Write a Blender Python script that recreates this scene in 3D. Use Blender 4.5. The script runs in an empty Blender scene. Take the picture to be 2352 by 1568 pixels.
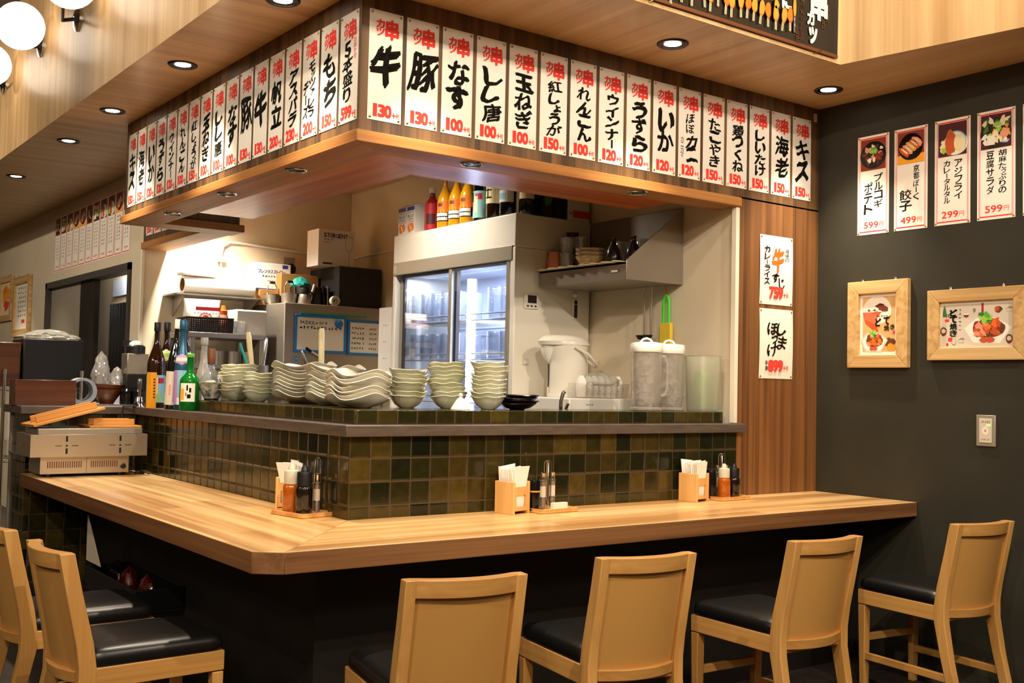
import bpy, math, random
from mathutils import Matrix, Vector
R = math.radians
sc = bpy.context.scene
col = sc.collection
rnd = random.Random(7)

# ------------------------------------------------------------------ camera
YAW, PITCH, ROLL, FPX = 0.637186902827162, 0.04185761836326901, 0.021844309015843458, 2480.448
cy, sy, cp, sp = math.cos(YAW), math.sin(YAW), math.cos(PITCH), math.sin(PITCH)
fwd = Vector((sy * cp, cy * cp, sp)); rt = Vector((cy, -sy, 0)); up = rt.cross(fwd)
cr, sr = math.cos(ROLL), math.sin(ROLL)
rt2 = cr * rt + sr * up; up2 = -sr * rt + cr * up
cam = bpy.data.objects.new('camera', bpy.data.cameras.new('camera'))
col.objects.link(cam)
mw = Matrix((rt2, up2, -fwd)).transposed().to_4x4()
mw.translation = (-2.16983, -4.06065, 1.47357)
cam.matrix_world = mw
cam.data.sensor_width = 36.0
cam.data.lens = FPX / 2352 * 36.0
cam.data.clip_start = 0.05
sc.camera = cam

# ------------------------------------------------------------------ world, exposure, track spots and fill
w = bpy.data.worlds.new('world'); sc.world = w; w.use_nodes = True
w.node_tree.nodes['Background'].inputs[0].default_value = (1.0, 0.80, 0.58, 1)
w.node_tree.nodes['Background'].inputs[1].default_value = 0.3
sc.view_settings.view_transform = 'Standard'
sc.view_settings.look = 'None'
sc.view_settings.gamma = 1.0
sc.view_settings.use_curve_mapping = False
sc.view_settings.exposure = 0.25
sc.cycles.transparent_max_bounces = 40
sc.cycles.caustics_reflective = False
sc.cycles.caustics_refractive = False

WARM = (1.0, 0.86, 0.68)
def spot(name, loc, target, watts, angle=100, blend=0.5, color=WARM, size=0.03):
    l = bpy.data.lights.new(name, 'SPOT'); l.energy = watts; l.color = color
    l.spot_size = R(angle); l.spot_blend = blend; l.shadow_soft_size = size
    o = bpy.data.objects.new(name, l); col.objects.link(o); o.location = loc
    o.rotation_euler = (Vector(target) - Vector(loc)).to_track_quat('-Z', 'Y').to_euler()
    return o
def lamp(name, loc, watts, color=WARM, size=0.1):
    l = bpy.data.lights.new(name, 'POINT'); l.energy = watts; l.color = color; l.shadow_soft_size = size
    o = bpy.data.objects.new(name, l); col.objects.link(o); o.location = loc
    return o
# track spots hanging in the raised part of the room
TRACK = [((-1.4, -3.9, 4.12), (1.3, 0.0, 2.2), 360, 95), ((1.2, -4.3, 4.12), (2.4, 0.0, 1.9), 300, 95),
         ((-5.2, -0.6, 4.12), (0.0, 1.8, 2.2), 110, 80), ((1.25, -1.75, 4.12), (1.35, -0.63, 3.3), 60, 60),
         ((-4.4, 4.6, 4.12), (0.5, 6.6, 2.2), 420, 70), ((-3.6, -3.2, 4.12), (-0.9, -0.3, 0.8), 260, 75),
         ((-2.1, 0.9, 4.20), (-0.42, 1.2, 3.35), 115, 75), ((-2.1, 3.2, 4.20), (-0.42, 4.0, 3.4), 45, 70), ((1.3, -1.7, 4.20), (2.55, -1.35, 3.3), 75, 80)]
for p, t, wt, an in TRACK:
    spot('track_light', p, t, wt, an, 0.6, (1.0, 0.86, 0.68), 0.05)
for x, y in ((-4.6, -5.4), (-1.2, -6.2), (1.6, -5.6), (-5.6, 1.2)):
    lamp('room_fill', (x, y, 3.9), 95, (1.0, 0.86, 0.70), 0.15)  # unseen fill lights added to lift the ambient level of the room
# kitchen ceiling lamp, then a fill spot
spot('kitchen_light', (0.88, 4.06, 3.10), (0.92, 4.12, 0.0), 275, 122, 0.9, (1.0, 0.90, 0.76), 0.05)
spot('kitchen_light', (1.12, 1.95, 3.10), (1.45, 1.9, 1.6), 90, 130, 0.9, (1.0, 0.90, 0.76), 0.06)  # unseen spot added to brighten the fridge front

# ------------------------------------------------------------------ materials
MATS = {}
def lin(h):
    h = h.lstrip('#')
    return tuple(((int(h[i:i+2], 16) / 255) / 12.92 if int(h[i:i+2], 16) / 255 <= 0.04045 else ((int(h[i:i+2], 16) / 255 + 0.055) / 1.055) ** 2.4) for i in (0, 2, 4)) + (1,)
def base(name):
    m = bpy.data.materials.new(name); m.use_nodes = True
    nt = m.node_tree; b = nt.nodes['Principled BSDF']
    MATS[name] = m
    return m, nt, b
def flat(name, hexc, rough=0.5, metal=0, coat=0, trans=0, emit=0, ior=1.45, spec=None):
    m, nt, b = base(name)
    b.inputs['Base Color'].default_value = lin(hexc); b.inputs['Roughness'].default_value = rough
    b.inputs['Metallic'].default_value = metal; b.inputs['Coat Weight'].default_value = coat
    b.inputs['Transmission Weight'].default_value = trans; b.inputs['IOR'].default_value = ior
    if spec is not None: b.inputs['Specular IOR Level'].default_value = spec
    if emit:
        b.inputs['Emission Color'].default_value = lin(hexc); b.inputs['Emission Strength'].default_value = emit
    return m
def N(nt, t, **k):
    n = nt.nodes.new(t)
    for a, v in k.items(): setattr(n, a, v)
    return n
def ramp(nt, cols):
    r = N(nt, 'ShaderNodeValToRGB'); e = r.color_ramp.elements
    while len(e) < len(cols): e.new(0.5)
    for i, (p, c) in enumerate(cols): e[i].position = p; e[i].color = lin(c)
    return r
def wood(name, c1, c2, axis, fine=1.0, rough=0.45, coat=0.0, band=0.0, c3=None, spec=0.5):
    """grain runs along axis (0,1,2) in object space; band > 0 adds staves across the grain"""
    m, nt, b = base(name); L = nt.links.new
    tc = N(nt, 'ShaderNodeTexCoord')
    mp = N(nt, 'ShaderNodeMapping'); s = [14 * fine] * 3; s[axis] = 0.55 * fine; mp.inputs['Scale'].default_value = s
    L(tc.outputs['Object'], mp.inputs['Vector'])
    n1 = N(nt, 'ShaderNodeTexNoise'); n1.inputs['Scale'].default_value = 1.0; n1.inputs['Detail'].default_value = 5; n1.inputs['Distortion'].default_value = 0.6
    L(mp.outputs[0], n1.inputs['Vector'])
    mp2 = N(nt, 'ShaderNodeMapping'); s2 = [110 * fine] * 3; s2[axis] = 1.6 * fine; mp2.inputs['Scale'].default_value = s2
    L(tc.outputs['Object'], mp2.inputs['Vector'])
    n2 = N(nt, 'ShaderNodeTexNoise'); n2.inputs['Scale'].default_value = 1.0; n2.inputs['Detail'].default_value = 3
    L(mp2.outputs[0], n2.inputs['Vector'])
    mx = N(nt, 'ShaderNodeMath', operation='MULTIPLY_ADD'); mx.inputs[1].default_value = 0.35
    L(n2.outputs['Fac'], mx.inputs[0]); 
    sub = N(nt, 'ShaderNodeMath', operation='MULTIPLY_ADD'); sub.inputs[1].default_value = 1.0; sub.inputs[2].default_value = -0.175
    L(n1.outputs['Fac'], sub.inputs[0]); L(sub.outputs[0], mx.inputs[2])
    src = mx.outputs[0]
    if band:
        sp_ = N(nt, 'ShaderNodeSeparateXYZ'); L(tc.outputs['Object'], sp_.inputs[0])
        ax = (axis + 1) % 3 if axis != 2 else 0
        if axis == 2:
            ad = N(nt, 'ShaderNodeMath', operation='ADD'); L(sp_.outputs[0], ad.inputs[0]); L(sp_.outputs[1], ad.inputs[1]); across = ad.outputs[0]
        else:
            across = sp_.outputs[1 - axis]
        dv = N(nt, 'ShaderNodeMath', operation='DIVIDE'); dv.inputs[1].default_value = band; L(across, dv.inputs[0])
        fl = N(nt, 'ShaderNodeMath', operation='FLOOR'); L(dv.outputs[0], fl.inputs[0])
        al = N(nt, 'ShaderNodeMath', operation='DIVIDE'); al.inputs[1].default_value = 0.85 if axis != 2 else 40.0; L(sp_.outputs[axis], al.inputs[0])
        hs = N(nt, 'ShaderNodeMath', operation='MULTIPLY_ADD'); hs.inputs[1].default_value = 0.37; L(fl.outputs[0], hs.inputs[0]); L(al.outputs[0], hs.inputs[2])
        fl2 = N(nt, 'ShaderNodeMath', operation='FLOOR'); L(hs.outputs[0], fl2.inputs[0])
        cb = N(nt, 'ShaderNodeCombineXYZ'); L(fl.outputs[0], cb.inputs[0]); L(fl2.outputs[0], cb.inputs[1])
        wn = N(nt, 'ShaderNodeTexWhiteNoise', noise_dimensions='2D'); L(cb.outputs[0], wn.inputs['Vector'])
        ma = N(nt, 'ShaderNodeMath', operation='MULTIPLY_ADD'); ma.inputs[1].default_value = 0.30; ma.inputs[2].default_value = -0.15
        L(wn.outputs['Value'], ma.inputs[0])
        ad2 = N(nt, 'ShaderNodeMath', operation='ADD'); L(src, ad2.inputs[0]); L(ma.outputs[0], ad2.inputs[1]); src = ad2.outputs[0]
    r = ramp(nt, [(0.30, c1), (0.5, c3 or c2), (0.72, c2)] if c3 else [(0.30, c1), (0.70, c2)])
    L(src, r.inputs[0]); L(r.outputs[0], b.inputs['Base Color'])
    b.inputs['Roughness'].default_value = rough; b.inputs['Coat Weight'].default_value = coat; b.inputs['Coat Roughness'].default_value = 0.12
    b.inputs['Specular IOR Level'].default_value = spec
    return m
def speckle(name, c1, c2, scale, rough, metal=0, bump=0, stretch=None, coat=0, spec=0.5):
    m, nt, b = base(name); L = nt.links.new
    tc = N(nt, 'ShaderNodeTexCoord'); mp = N(nt, 'ShaderNodeMapping'); mp.inputs['Scale'].default_value = stretch or (1, 1, 1)
    L(tc.outputs['Object'], mp.inputs[0])
    n = N(nt, 'ShaderNodeTexNoise'); n.inputs['Scale'].default_value = scale; n.inputs['Detail'].default_value = 4
    L(mp.outputs[0], n.inputs['Vector'])
    r = ramp(nt, [(0.35, c1), (0.65, c2)]); L(n.outputs['Fac'], r.inputs[0]); L(r.outputs[0], b.inputs['Base Color'])
    b.inputs['Roughness'].default_value = rough; b.inputs['Metallic'].default_value = metal; b.inputs['Coat Weight'].default_value = coat
    b.inputs['Specular IOR Level'].default_value = spec
    if bump:
        bp = N(nt, 'ShaderNodeBump'); bp.inputs['Strength'].default_value = bump; bp.inputs['Distance'].default_value = 0.01
        L(n.outputs['Fac'], bp.inputs['Height']); L(bp.outputs[0], b.inputs['Normal'])
    return m
def tile(name, off):
    m, nt, b = base(name); L = nt.links.new
    tc = N(nt, 'ShaderNodeTexCoord'); s = N(nt, 'ShaderNodeSeparateXYZ'); L(tc.outputs['Object'], s.inputs[0])
    u = N(nt, 'ShaderNodeMath', operation='ADD'); L(s.outputs[0], u.inputs[0]); L(s.outputs[1], u.inputs[1])
    def cell(src, o):
        a = N(nt, 'ShaderNodeMath', operation='MULTIPLY_ADD'); a.inputs[1].default_value = 10.0; a.inputs[2].default_value = o; L(src, a.inputs[0])
        f = N(nt, 'ShaderNodeMath', operation='FLOOR'); L(a.outputs[0], f.inputs[0])
        fr = N(nt, 'ShaderNodeMath', operation='FRACT'); L(a.outputs[0], fr.inputs[0])
        d = N(nt, 'ShaderNodeMath', operation='SUBTRACT'); d.inputs[1].default_value = 0.5; L(fr.outputs[0], d.inputs[0])
        ab = N(nt, 'ShaderNodeMath', operation='ABSOLUTE'); L(d.outputs[0], ab.inputs[0])
        return f.outputs[0], ab.outputs[0]
    fu, du = cell(u.outputs[0], 0.0); fv, dv = cell(s.outputs[2], off)
    cb = N(nt, 'ShaderNodeCombineXYZ'); L(fu, cb.inputs[0]); L(fv, cb.inputs[1])
    wn = N(nt, 'ShaderNodeTexWhiteNoise', noise_dimensions='2D'); L(cb.outputs[0], wn.inputs['Vector'])
    r = ramp(nt, [(0.0, '#151a0e'), (0.3, '#2c2c13'), (0.5, '#473b18'), (0.72, '#1e2110'), (0.9, '#54461d')])
    L(wn.outputs['Value'], r.inputs[0])
    nz = N(nt, 'ShaderNodeTexNoise'); nz.inputs['Scale'].default_value = 22; L(tc.outputs['Object'], nz.inputs['Vector'])
    mv = N(nt, 'ShaderNodeMixRGB', blend_type='MULTIPLY'); mv.inputs[0].default_value = 0.5
    r2 = ramp(nt, [(0.3, '#909090'), (0.7, '#ffffff')]); L(nz.outputs['Fac'], r2.inputs[0]); L(r.outputs[0], mv.inputs[1]); L(r2.outputs[0], mv.inputs[2])
    mxx = N(nt, 'ShaderNodeMath', operation='MAXIMUM'); L(du, mxx.inputs[0]); L(dv, mxx.inputs[1])
    gt = N(nt, 'ShaderNodeMath', operation='GREATER_THAN'); gt.inputs[1].default_value = 0.474; L(mxx.outputs[0], gt.inputs[0])
    mg = N(nt, 'ShaderNodeMixRGB'); L(gt.outputs[0], mg.inputs[0]); L(mv.outputs[0], mg.inputs[1]); mg.inputs[2].default_value = lin('#4a3626')
    L(mg.outputs[0], b.inputs['Base Color'])
    rr = N(nt, 'ShaderNodeMath', operation='MULTIPLY_ADD'); rr.inputs[1].default_value = 0.5; rr.inputs[2].default_value = 0.14
    L(gt.outputs[0], rr.inputs[0]); L(rr.outputs[0], b.inputs['Roughness'])
    sm = N(nt, 'ShaderNodeMapRange'); sm.inputs[1].default_value = 0.40; sm.inputs[2].default_value = 0.5; sm.inputs[3].default_value = 1; sm.inputs[4].default_value = 0
    L(mxx.outputs[0], sm.inputs[0])
    ad = N(nt, 'ShaderNodeMath', operation='MULTIPLY_ADD'); ad.inputs[1].default_value = 0.25; L(nz.outputs['Fac'], ad.inputs[0]); L(sm.outputs[0], ad.inputs[2])
    bp = N(nt, 'ShaderNodeBump'); bp.inputs['Strength'].default_value = 0.35; bp.inputs['Distance'].default_value = 0.006
    L(ad.outputs[0], bp.inputs['Height']); L(bp.outputs[0], b.inputs['Normal'])
    return m
def thin(name, tint, gloss=0.12, rough=0.03, haze=0.0, hazec='#ffffff'):
    """clear thin-walled plastic or glass: see-through with a fresnel shine, optionally cloudy"""
    m, nt, b = base(name); L = nt.links.new; nt.nodes.remove(b)
    out = nt.nodes['Material Output']
    t = N(nt, 'ShaderNodeBsdfTransparent'); t.inputs[0].default_value = lin(tint)
    g = N(nt, 'ShaderNodeBsdfGlossy'); g.inputs['Roughness'].default_value = rough
    lw = N(nt, 'ShaderNodeLayerWeight'); lw.inputs[0].default_value = 0.35
    ml = N(nt, 'ShaderNodeMath', operation='MULTIPLY_ADD'); ml.inputs[1].default_value = 0.55; ml.inputs[2].default_value = gloss; L(lw.outputs['Facing'], ml.inputs[0])
    mx = N(nt, 'ShaderNodeMixShader'); L(ml.outputs[0], mx.inputs[0]); L(t.outputs[0], mx.inputs[1]); L(g.outputs[0], mx.inputs[2])
    if haze:
        d = N(nt, 'ShaderNodeBsdfDiffuse'); d.inputs[0].default_value = lin(hazec)
        m2 = N(nt, 'ShaderNodeMixShader'); m2.inputs[0].default_value = haze; L(mx.outputs[0], m2.inputs[1]); L(d.outputs[0], m2.inputs[2]); mx = m2
    L(mx.outputs[0], out.inputs['Surface'])
    return m

wood('soffit_x', '#bf9564', '#e0bf8e', 0, 0.7, 0.38, 0.15)
wood('soffit_y', '#bf9564', '#e0bf8e', 1, 0.7, 0.38, 0.15)
wood('fascia', '#b58d5c', '#dcb988', 2, 0.5, 0.36, 0.1)
wood('header_wood', '#422d19', '#755432', 2, 0.9, 0.55, 0, 0.03)
wood('pillar_wood', '#4f2f17', '#84572d', 2, 0.9, 0.5, 0, 0.03)
wood('board_x', '#905c31', '#ba8349', 0, 0.8, 0.5, 0, spec=0.2)
wood('board_y', '#905c31', '#ba8349', 1, 0.8, 0.5, 0, spec=0.2)
wood('red_x', '#a54a22', '#d07a45', 0, 0.9, 0.26, 0, spec=0.25)
wood('red_y', '#a54a22', '#d07a45', 1, 0.9, 0.26, 0, spec=0.25)
wood('counter_x', '#ae7d48', '#e4c089', 0, 0.8, 0.32, 0.15, 0.11, '#d0a56c')
wood('counter_y', '#ae7d48', '#e4c089', 1, 0.8, 0.32, 0.15, 0.11, '#d0a56c')
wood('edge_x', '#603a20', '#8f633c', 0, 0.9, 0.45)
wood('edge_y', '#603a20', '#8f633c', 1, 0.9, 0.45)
wood('stool_wood', '#b8823f', '#d4a05b', 2, 0.7, 0.42, 0.05)
wood('stool_wood_y', '#b8823f', '#d4a05b', 1, 0.7, 0.42, 0.05)
wood('stool_wood_x', '#b8823f', '#d4a05b', 0, 0.7, 0.42, 0.05)
flat('stool_panel', '#bd8c4a', 0.5)
wood('frame_wood', '#b58a4e', '#dcb77e', 0, 1.6, 0.5)
wood('frame_wood_z', '#b58a4e', '#dcb77e', 2, 1.6, 0.5)
wood('light_wood', '#d19a56', '#e8bb78', 2, 1.2, 0.5)
wood('lid_wood', '#b8772f', '#d59a4e', 0, 1.2, 0.5)
wood('dark_wood', '#4a2512', '#6d3a1e', 0, 1.0, 0.3, 0.3)
speckle('dark_wall', '#2c2a20', '#333025', 3.0, 0.62, spec=0.35)
speckle('beige_wall', '#d3c4a8', '#dacbb0', 2.0, 0.7)
flat('beige_trim', '#e6dcc8', 0.45)
speckle('black_panel', '#15110e', '#1c1713', 5, 0.55, spec=0.3)
speckle('floor_dark', '#2b241e', '#3a3129', 6, 0.5)
flat('room_wall', '#b9a68a', 0.8)
flat('room_ceiling', '#5d5348', 0.9)
tile('tile', -0.54); tile('tile_curb', -0.0)
speckle('ledge_stone', '#4e443c', '#5d5148', 9, 0.38, stretch=(1, 1, 6))
flat('leather', '#0e0e0e', 0.34, spec=0.6)
speckle('paper', '#efe8db', '#f3ede1', 5, 0.40, spec=0.3)
flat('paper_matte', '#f0e7d6', 0.8)
flat('poster_white', '#f6efe2', 0.5, spec=0.2)
flat('ink', '#16140f', 0.7, spec=0.08); flat('ink_grey', '#4a463c', 0.7, spec=0.1); flat('ink_pale', '#8a8578', 0.7)
flat('red_ink', '#ee4438', 0.6, spec=0.15); flat('orange_ink', '#ff6a2a', 0.5); flat('deep_red', '#b3222c', 0.5); flat('pink_line', '#e58f86', 0.5)
flat('brass', '#c9a14a', 0.25, 1.0); flat('chrome', '#d8d6d2', 0.12, 1.0); flat('dark_metal', '#3a3632', 0.35, 0.9)
speckle('steel', '#a0978a', '#a59c8f', 3, 0.40, 0.75)
speckle('steel_warm', '#bdb19d', '#c2b6a2', 3, 0.30, 0.85)
flat('black_plastic', '#121213', 0.4); flat('black_gloss', '#0d0c0c', 0.15); flat('charcoal', '#27252a', 0.7)
flat('white_plastic', '#eae6dc', 0.35); flat('white_enamel', '#eae4d6', 0.28, coat=0.2); flat('grey_band', '#a49c8c', 0.35, 0.3)
flat('seal_dark', '#3f3a38', 0.5); flat('fridge_inside', '#c9d3e6', 0.5)
flat('led_tube', '#dfe6ff', 0.5, emit=16)
flat('globe_glow', '#fff3e0', 0.5, emit=2.4)
flat('lens_glow', '#fff0d8', 0.5, emit=22)
flat('card', '#d9cdb8', 0.7); flat('carton', '#e9e3da', 0.5); flat('kraft', '#b07c40', 0.8)
flat('blue', '#2f7fc4', 0.5); flat('navy', '#2b3c8a', 0.5); flat('teal', '#2aa394', 0.5); flat('green', '#5fae3d', 0.5); flat('lime', '#9ecf4a', 0.5)
flat('leaf_dark', '#3f7a2c', 0.6); flat('yellow', '#e2c13a', 0.5); flat('amber', '#f5a623', 0.5); flat('orange', '#f07a1e', 0.5); flat('gold_juice', '#dc9a10', 0.2, coat=0.6)
flat('tomato_red', '#8a130e', 0.3, coat=0.4); flat('meat', '#c9552b', 0.5); flat('meat_dark', '#8c3218', 0.5); flat('cream', '#f1dfae', 0.5); flat('sky_blue', '#8fc3d6', 0.5)
flat('lilac', '#b08ac0', 0.5); flat('salmon', '#e9987a', 0.5); flat('brown', '#6a3a1c', 0.5); flat('plum', '#4d1a20', 0.5); flat('lens_dark', '#141312', 0.2)
flat('neon_green', '#3ad41f', 0.4); flat('pale_blue', '#c8d4ee', 0.6); flat('fry', '#e39a35', 0.5); flat('fry_dark', '#c26a22', 0.5); flat('stick', '#e8cfa6', 0.5)
speckle('crockery', '#ddd6c2', '#e8e2d0', 12, 0.22, coat=0.4)
speckle('bowl_glaze', '#c0c09c', '#dedac2', 7, 0.2, coat=0.5)
flat('dark_glaze', '#251a18', 0.25, coat=0.5); flat('brown_glaze', '#6b3318', 0.25, coat=0.4)
speckle('patterned', '#cfc8b8', '#4b4a40', 38, 0.25, coat=0.4); speckle('straw_bowl', '#c9b184', '#7d6748', 40, 0.4, stretch=(1, 1, 6))
flat('brown_glass', '#2a1206', 0.06, coat=0.5); flat('black_glass', '#0a0c0a', 0.06, coat=0.6); flat('green_glass', '#0f7a25', 0.05, trans=0.35, ior=1.3)
flat('blue_foil', '#28566e', 0.25, 0.3); flat('frost', '#c9c4b8', 0.25, trans=0.2)
thin('glass', '#fafcfc', 0.14, 0.03, 0.09, '#f4f6f8'); thin('mug_glass', '#fbfcfe', 0.10, 0.05, 0.10, '#eef2fa'); thin('ice', '#ffffff', 0.10, 0.15, 0.45, '#f2ece2'); thin('glass_door', '#e9eef6', 0.03, 0.02); thin('acrylic', '#fbf8f4', 0.10, 0.05, 0.14, '#f4eee6'); thin('film', '#f4f4f2', 0.14, 0.12, 0.22, '#e9e6de')
thin('frosted_tub', '#f6f6ee', 0.06, 0.3, 0.28, '#e4e4d2')
flat('sauce_orange', '#a8560f', 0.12, coat=0.6); flat('sauce_dark', '#140d0a', 0.12, coat=0.6); flat('cap_grey', '#c9c2ae', 0.4)
flat('tissue', '#fbf6ee', 0.9); flat('towel', '#a7aebb', 0.95); flat('basket', '#22191a', 0.5); flat('curtain', '#0b0a0b', 0.9)
flat('maroon', '#4a0d0b', 0.2, coat=0.5); flat('tan', '#dfae70', 0.5); flat('green_led', '#5dff3a', 0.5, emit=6); flat('screen', '#2b2625', 0.2)

# ------------------------------------------------------------------ mesh builder
GLY = {}
_fc = bpy.data.curves.new('glyph_source', 'FONT'); _fo = bpy.data.objects.new('glyph_source', _fc); col.objects.link(_fo)
def glyph(ch, bold):
    k = ch
    if k not in GLY:
        _fc.body = ch; _fc.resolution_u = 3
        bpy.context.view_layer.update()
        me = bpy.data.meshes.new_from_object(_fo.evaluated_get(bpy.context.evaluated_depsgraph_get()))
        v = [(p.co.x, p.co.y) for p in me.vertices]; f = [tuple(p.vertices) for p in me.polygons]
        bpy.data.meshes.remove(me)
        if v:
            x0 = min(a for a, _ in v); x1 = max(a for a, _ in v); y0 = min(b for _, b in v); y1 = max(b for _, b in v)
        else: x0 = x1 = y0 = y1 = 0
        GLY[k] = (v, f, (x0, x1, y0, y1))
    return GLY[k]
class MB:
    def __init__(self): self.v = []; self.f = []; self.m = []; self.k = []; self.T = None
    def mi(self, key):
        if key not in self.k: self.k.append(key)
        return self.k.index(key)
    def add(self, vs, fs, mat):
        n = len(self.v); i = self.mi(mat) if isinstance(mat, str) else None
        if self.T is not None: vs = [tuple(self.T @ Vector(p)) for p in vs]
        self.v += [tuple(p) for p in vs]
        for j, f in enumerate(fs):
            self.f.append(tuple(a + n for a in f)); self.m.append(i if i is not None else self.mi(mat[j]))
        return self
    def box(self, x0, x1, y0, y1, z0, z1, mat):
        vs = [(x, y, z) for z in (z0, z1) for y in (y0, y1) for x in (x0, x1)]
        return self.add(vs, [(0, 2, 3, 1), (4, 5, 7, 6), (0, 1, 5, 4), (2, 6, 7, 3), (0, 4, 6, 2), (1, 3, 7, 5)], mat)
    def prism(self, pts, z0, z1, mat, cap=None):
        n = len(pts); vs = [(x, y, z0) for x, y in pts] + [(x, y, z1) for x, y in pts]
        fs = [(i, (i + 1) % n, n + (i + 1) % n, n + i) for i in range(n)]
        mats = mat if isinstance(mat, list) else [mat] * n
        return self.add(vs, fs + [tuple(range(n - 1, -1, -1)), tuple(range(n, 2 * n))], mats + [cap or mats[0]] * 2)
    def lathe(self, prof, mat, n=24, c=(0, 0, 0)):
        vs = []; fs = []; ms = []
        for r, z in prof:
            for i in range(n):
                a = 2 * math.pi * i / n; vs.append((c[0] + r * math.cos(a), c[1] + r * math.sin(a), c[2] + z))
        for j in range(len(prof) - 1):
            for i in range(n):
                fs.append((j * n + i, j * n + (i + 1) % n, (j + 1) * n + (i + 1) % n, (j + 1) * n + i))
                ms.append(mat[j] if isinstance(mat, list) else mat)
        if prof[0][0] > 1e-6: fs.append(tuple(range(n - 1, -1, -1))); ms.append(ms[0])
        if prof[-1][0] > 1e-6: fs.append(tuple((len(prof) - 1) * n + i for i in range(n))); ms.append(ms[-2] if len(ms) > 1 else ms[-1])
        return self.add(vs, fs, ms)
    def shell(self, prof, mat, n=24, c=(0, 0, 0)):
        """open lathe, no caps"""
        vs = []; fs = []; ms = []
        for r, z in prof:
            for i in range(n):
                a = 2 * math.pi * i / n; vs.append((c[0] + r * math.cos(a), c[1] + r * math.sin(a), c[2] + z))
        for j in range(len(prof) - 1):
            for i in range(n):
                fs.append((j * n + i, j * n + (i + 1) % n, (j + 1) * n + (i + 1) % n, (j + 1) * n + i)); ms.append(mat[j] if isinstance(mat, list) else mat)
        return self.add(vs, fs, ms)
    def tube(self, pts, r, mat, n=8, closed=False):
        P = [Vector(p) for p in pts]; vs = []; fs = []; m = len(P)
        prev = None
        for i, p in enumerate(P):
            a = P[(i - 1) % m] if (i or closed) else p; b = P[(i + 1) % m] if (i < m - 1 or closed) else p
            t = (b - a).normalized()
            u = prev if prev is not None else (Vector((0, 0, 1)) if abs(t.z) < 0.9 else Vector((1, 0, 0)))
            u = (u - t * u.dot(t)); u = u.normalized() if u.length > 1e-5 else t.orthogonal().normalized(); prev = u
            w_ = t.cross(u); rr = r[i] if isinstance(r, (list, tuple)) else r
            for k in range(n):
                g = 2 * math.pi * k / n; vs.append(p + (u * math.cos(g) + w_ * math.sin(g)) * rr)
        for i in range(m if closed else m - 1):
            for k in range(n):
                fs.append((i * n + k, i * n + (k + 1) % n, ((i + 1) % m) * n + (k + 1) % n, ((i + 1) % m) * n + k))
        if not closed: fs += [tuple(range(n - 1, -1, -1)), tuple((m - 1) * n + k for k in range(n))]
        return self.add(vs, fs, mat)
    def loft(self, rings, mat, cap=True):
        n = len(rings[0]); vs = [p for r_ in rings for p in r_]
        fs = [(j * n + i, j * n + (i + 1) % n, (j + 1) * n + (i + 1) % n, (j + 1) * n + i) for j in range(len(rings) - 1) for i in range(n)]
        if cap: fs += [tuple(range(n - 1, -1, -1)), tuple((len(rings) - 1) * n + i for i in range(n))]
        return self.add(vs, fs, mat)
    def poly(self, pts, mat): return self.add(pts, [tuple(range(len(pts)))], mat)
    # flat artwork in the local xy plane
    def rect(self, x, y, w_, h, mat, z): return self.poly([(x - w_ / 2, y - h / 2, z), (x + w_ / 2, y - h / 2, z), (x + w_ / 2, y + h / 2, z), (x - w_ / 2, y + h / 2, z)], mat)
    def blob(self, x, y, rx, ry, mat, z, jag=0.12, seed=0, n=22, rot=0):
        q = random.Random(seed * 31 + 5); ph = [q.uniform(0, 6.28) for _ in range(4)]; pts = []
        for i in range(n):
            a = 2 * math.pi * i / n
            s = 1 + jag * (math.sin(3 * a + ph[0]) * 0.5 + math.sin(5 * a + ph[1]) * 0.35 + math.sin(8 * a + ph[2]) * 0.25)
            u, v_ = rx * s * math.cos(a), ry * s * math.sin(a)
            pts.append((x + u * math.cos(rot) - v_ * math.sin(rot), y + u * math.sin(rot) + v_ * math.cos(rot), z))
        return self.poly(pts, mat)
    def char(self, ch, x, y, w_, h, mat, z, bold=0.02, brush=0.0, seed=0, rot=0, stretch=1.5):
        v, f, (x0, x1, y0, y1) = glyph(ch, bold)
        if not v: return
        bw, bh = max(x1 - x0, 0.05), max(y1 - y0, 0.05)
        s = min(w_ / bw, h / bh); sx = min(w_ / bw, s * stretch); sy_ = min(h / bh, s * stretch)
        cx, cy_ = (x0 + x1) / 2, (y0 + y1) / 2; q = random.Random(seed * 131 + ord(ch)); p1, p2 = q.uniform(0, 6), q.uniform(0, 6); sl = q.uniform(-0.04, 0.12)
        if len(v) > 62: bold *= 0.62
        if brush: nib = [(i * 0.80 * bold - j * 0.25 * bold, i * 0.42 * bold + j * 0.5 * bold) for i in (-1, 0, 1) for j in (-1, 1)]
        elif bold > 0.03: nib = [(i * 0.7 * bold, j * 0.7 * bold) for i in (-1, 0, 1) for j in (-1, 0, 1)]
        elif bold > 0.006: nib = [(i * 0.62 * bold, j * 0.62 * bold) for i in (-1, 1) for j in (-1, 1)]
        else: nib = [(0, 0)]
        if ch == '1': sx = min(sx, sy_ * 1.5)
        for k_, (dx_, dy_) in enumerate(nib): self._char(v, f, cx, cy_, dx_, dy_, brush, p1, p2, sl, sx, sy_, rot, x, y, z + 4e-5 * k_, mat)
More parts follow.
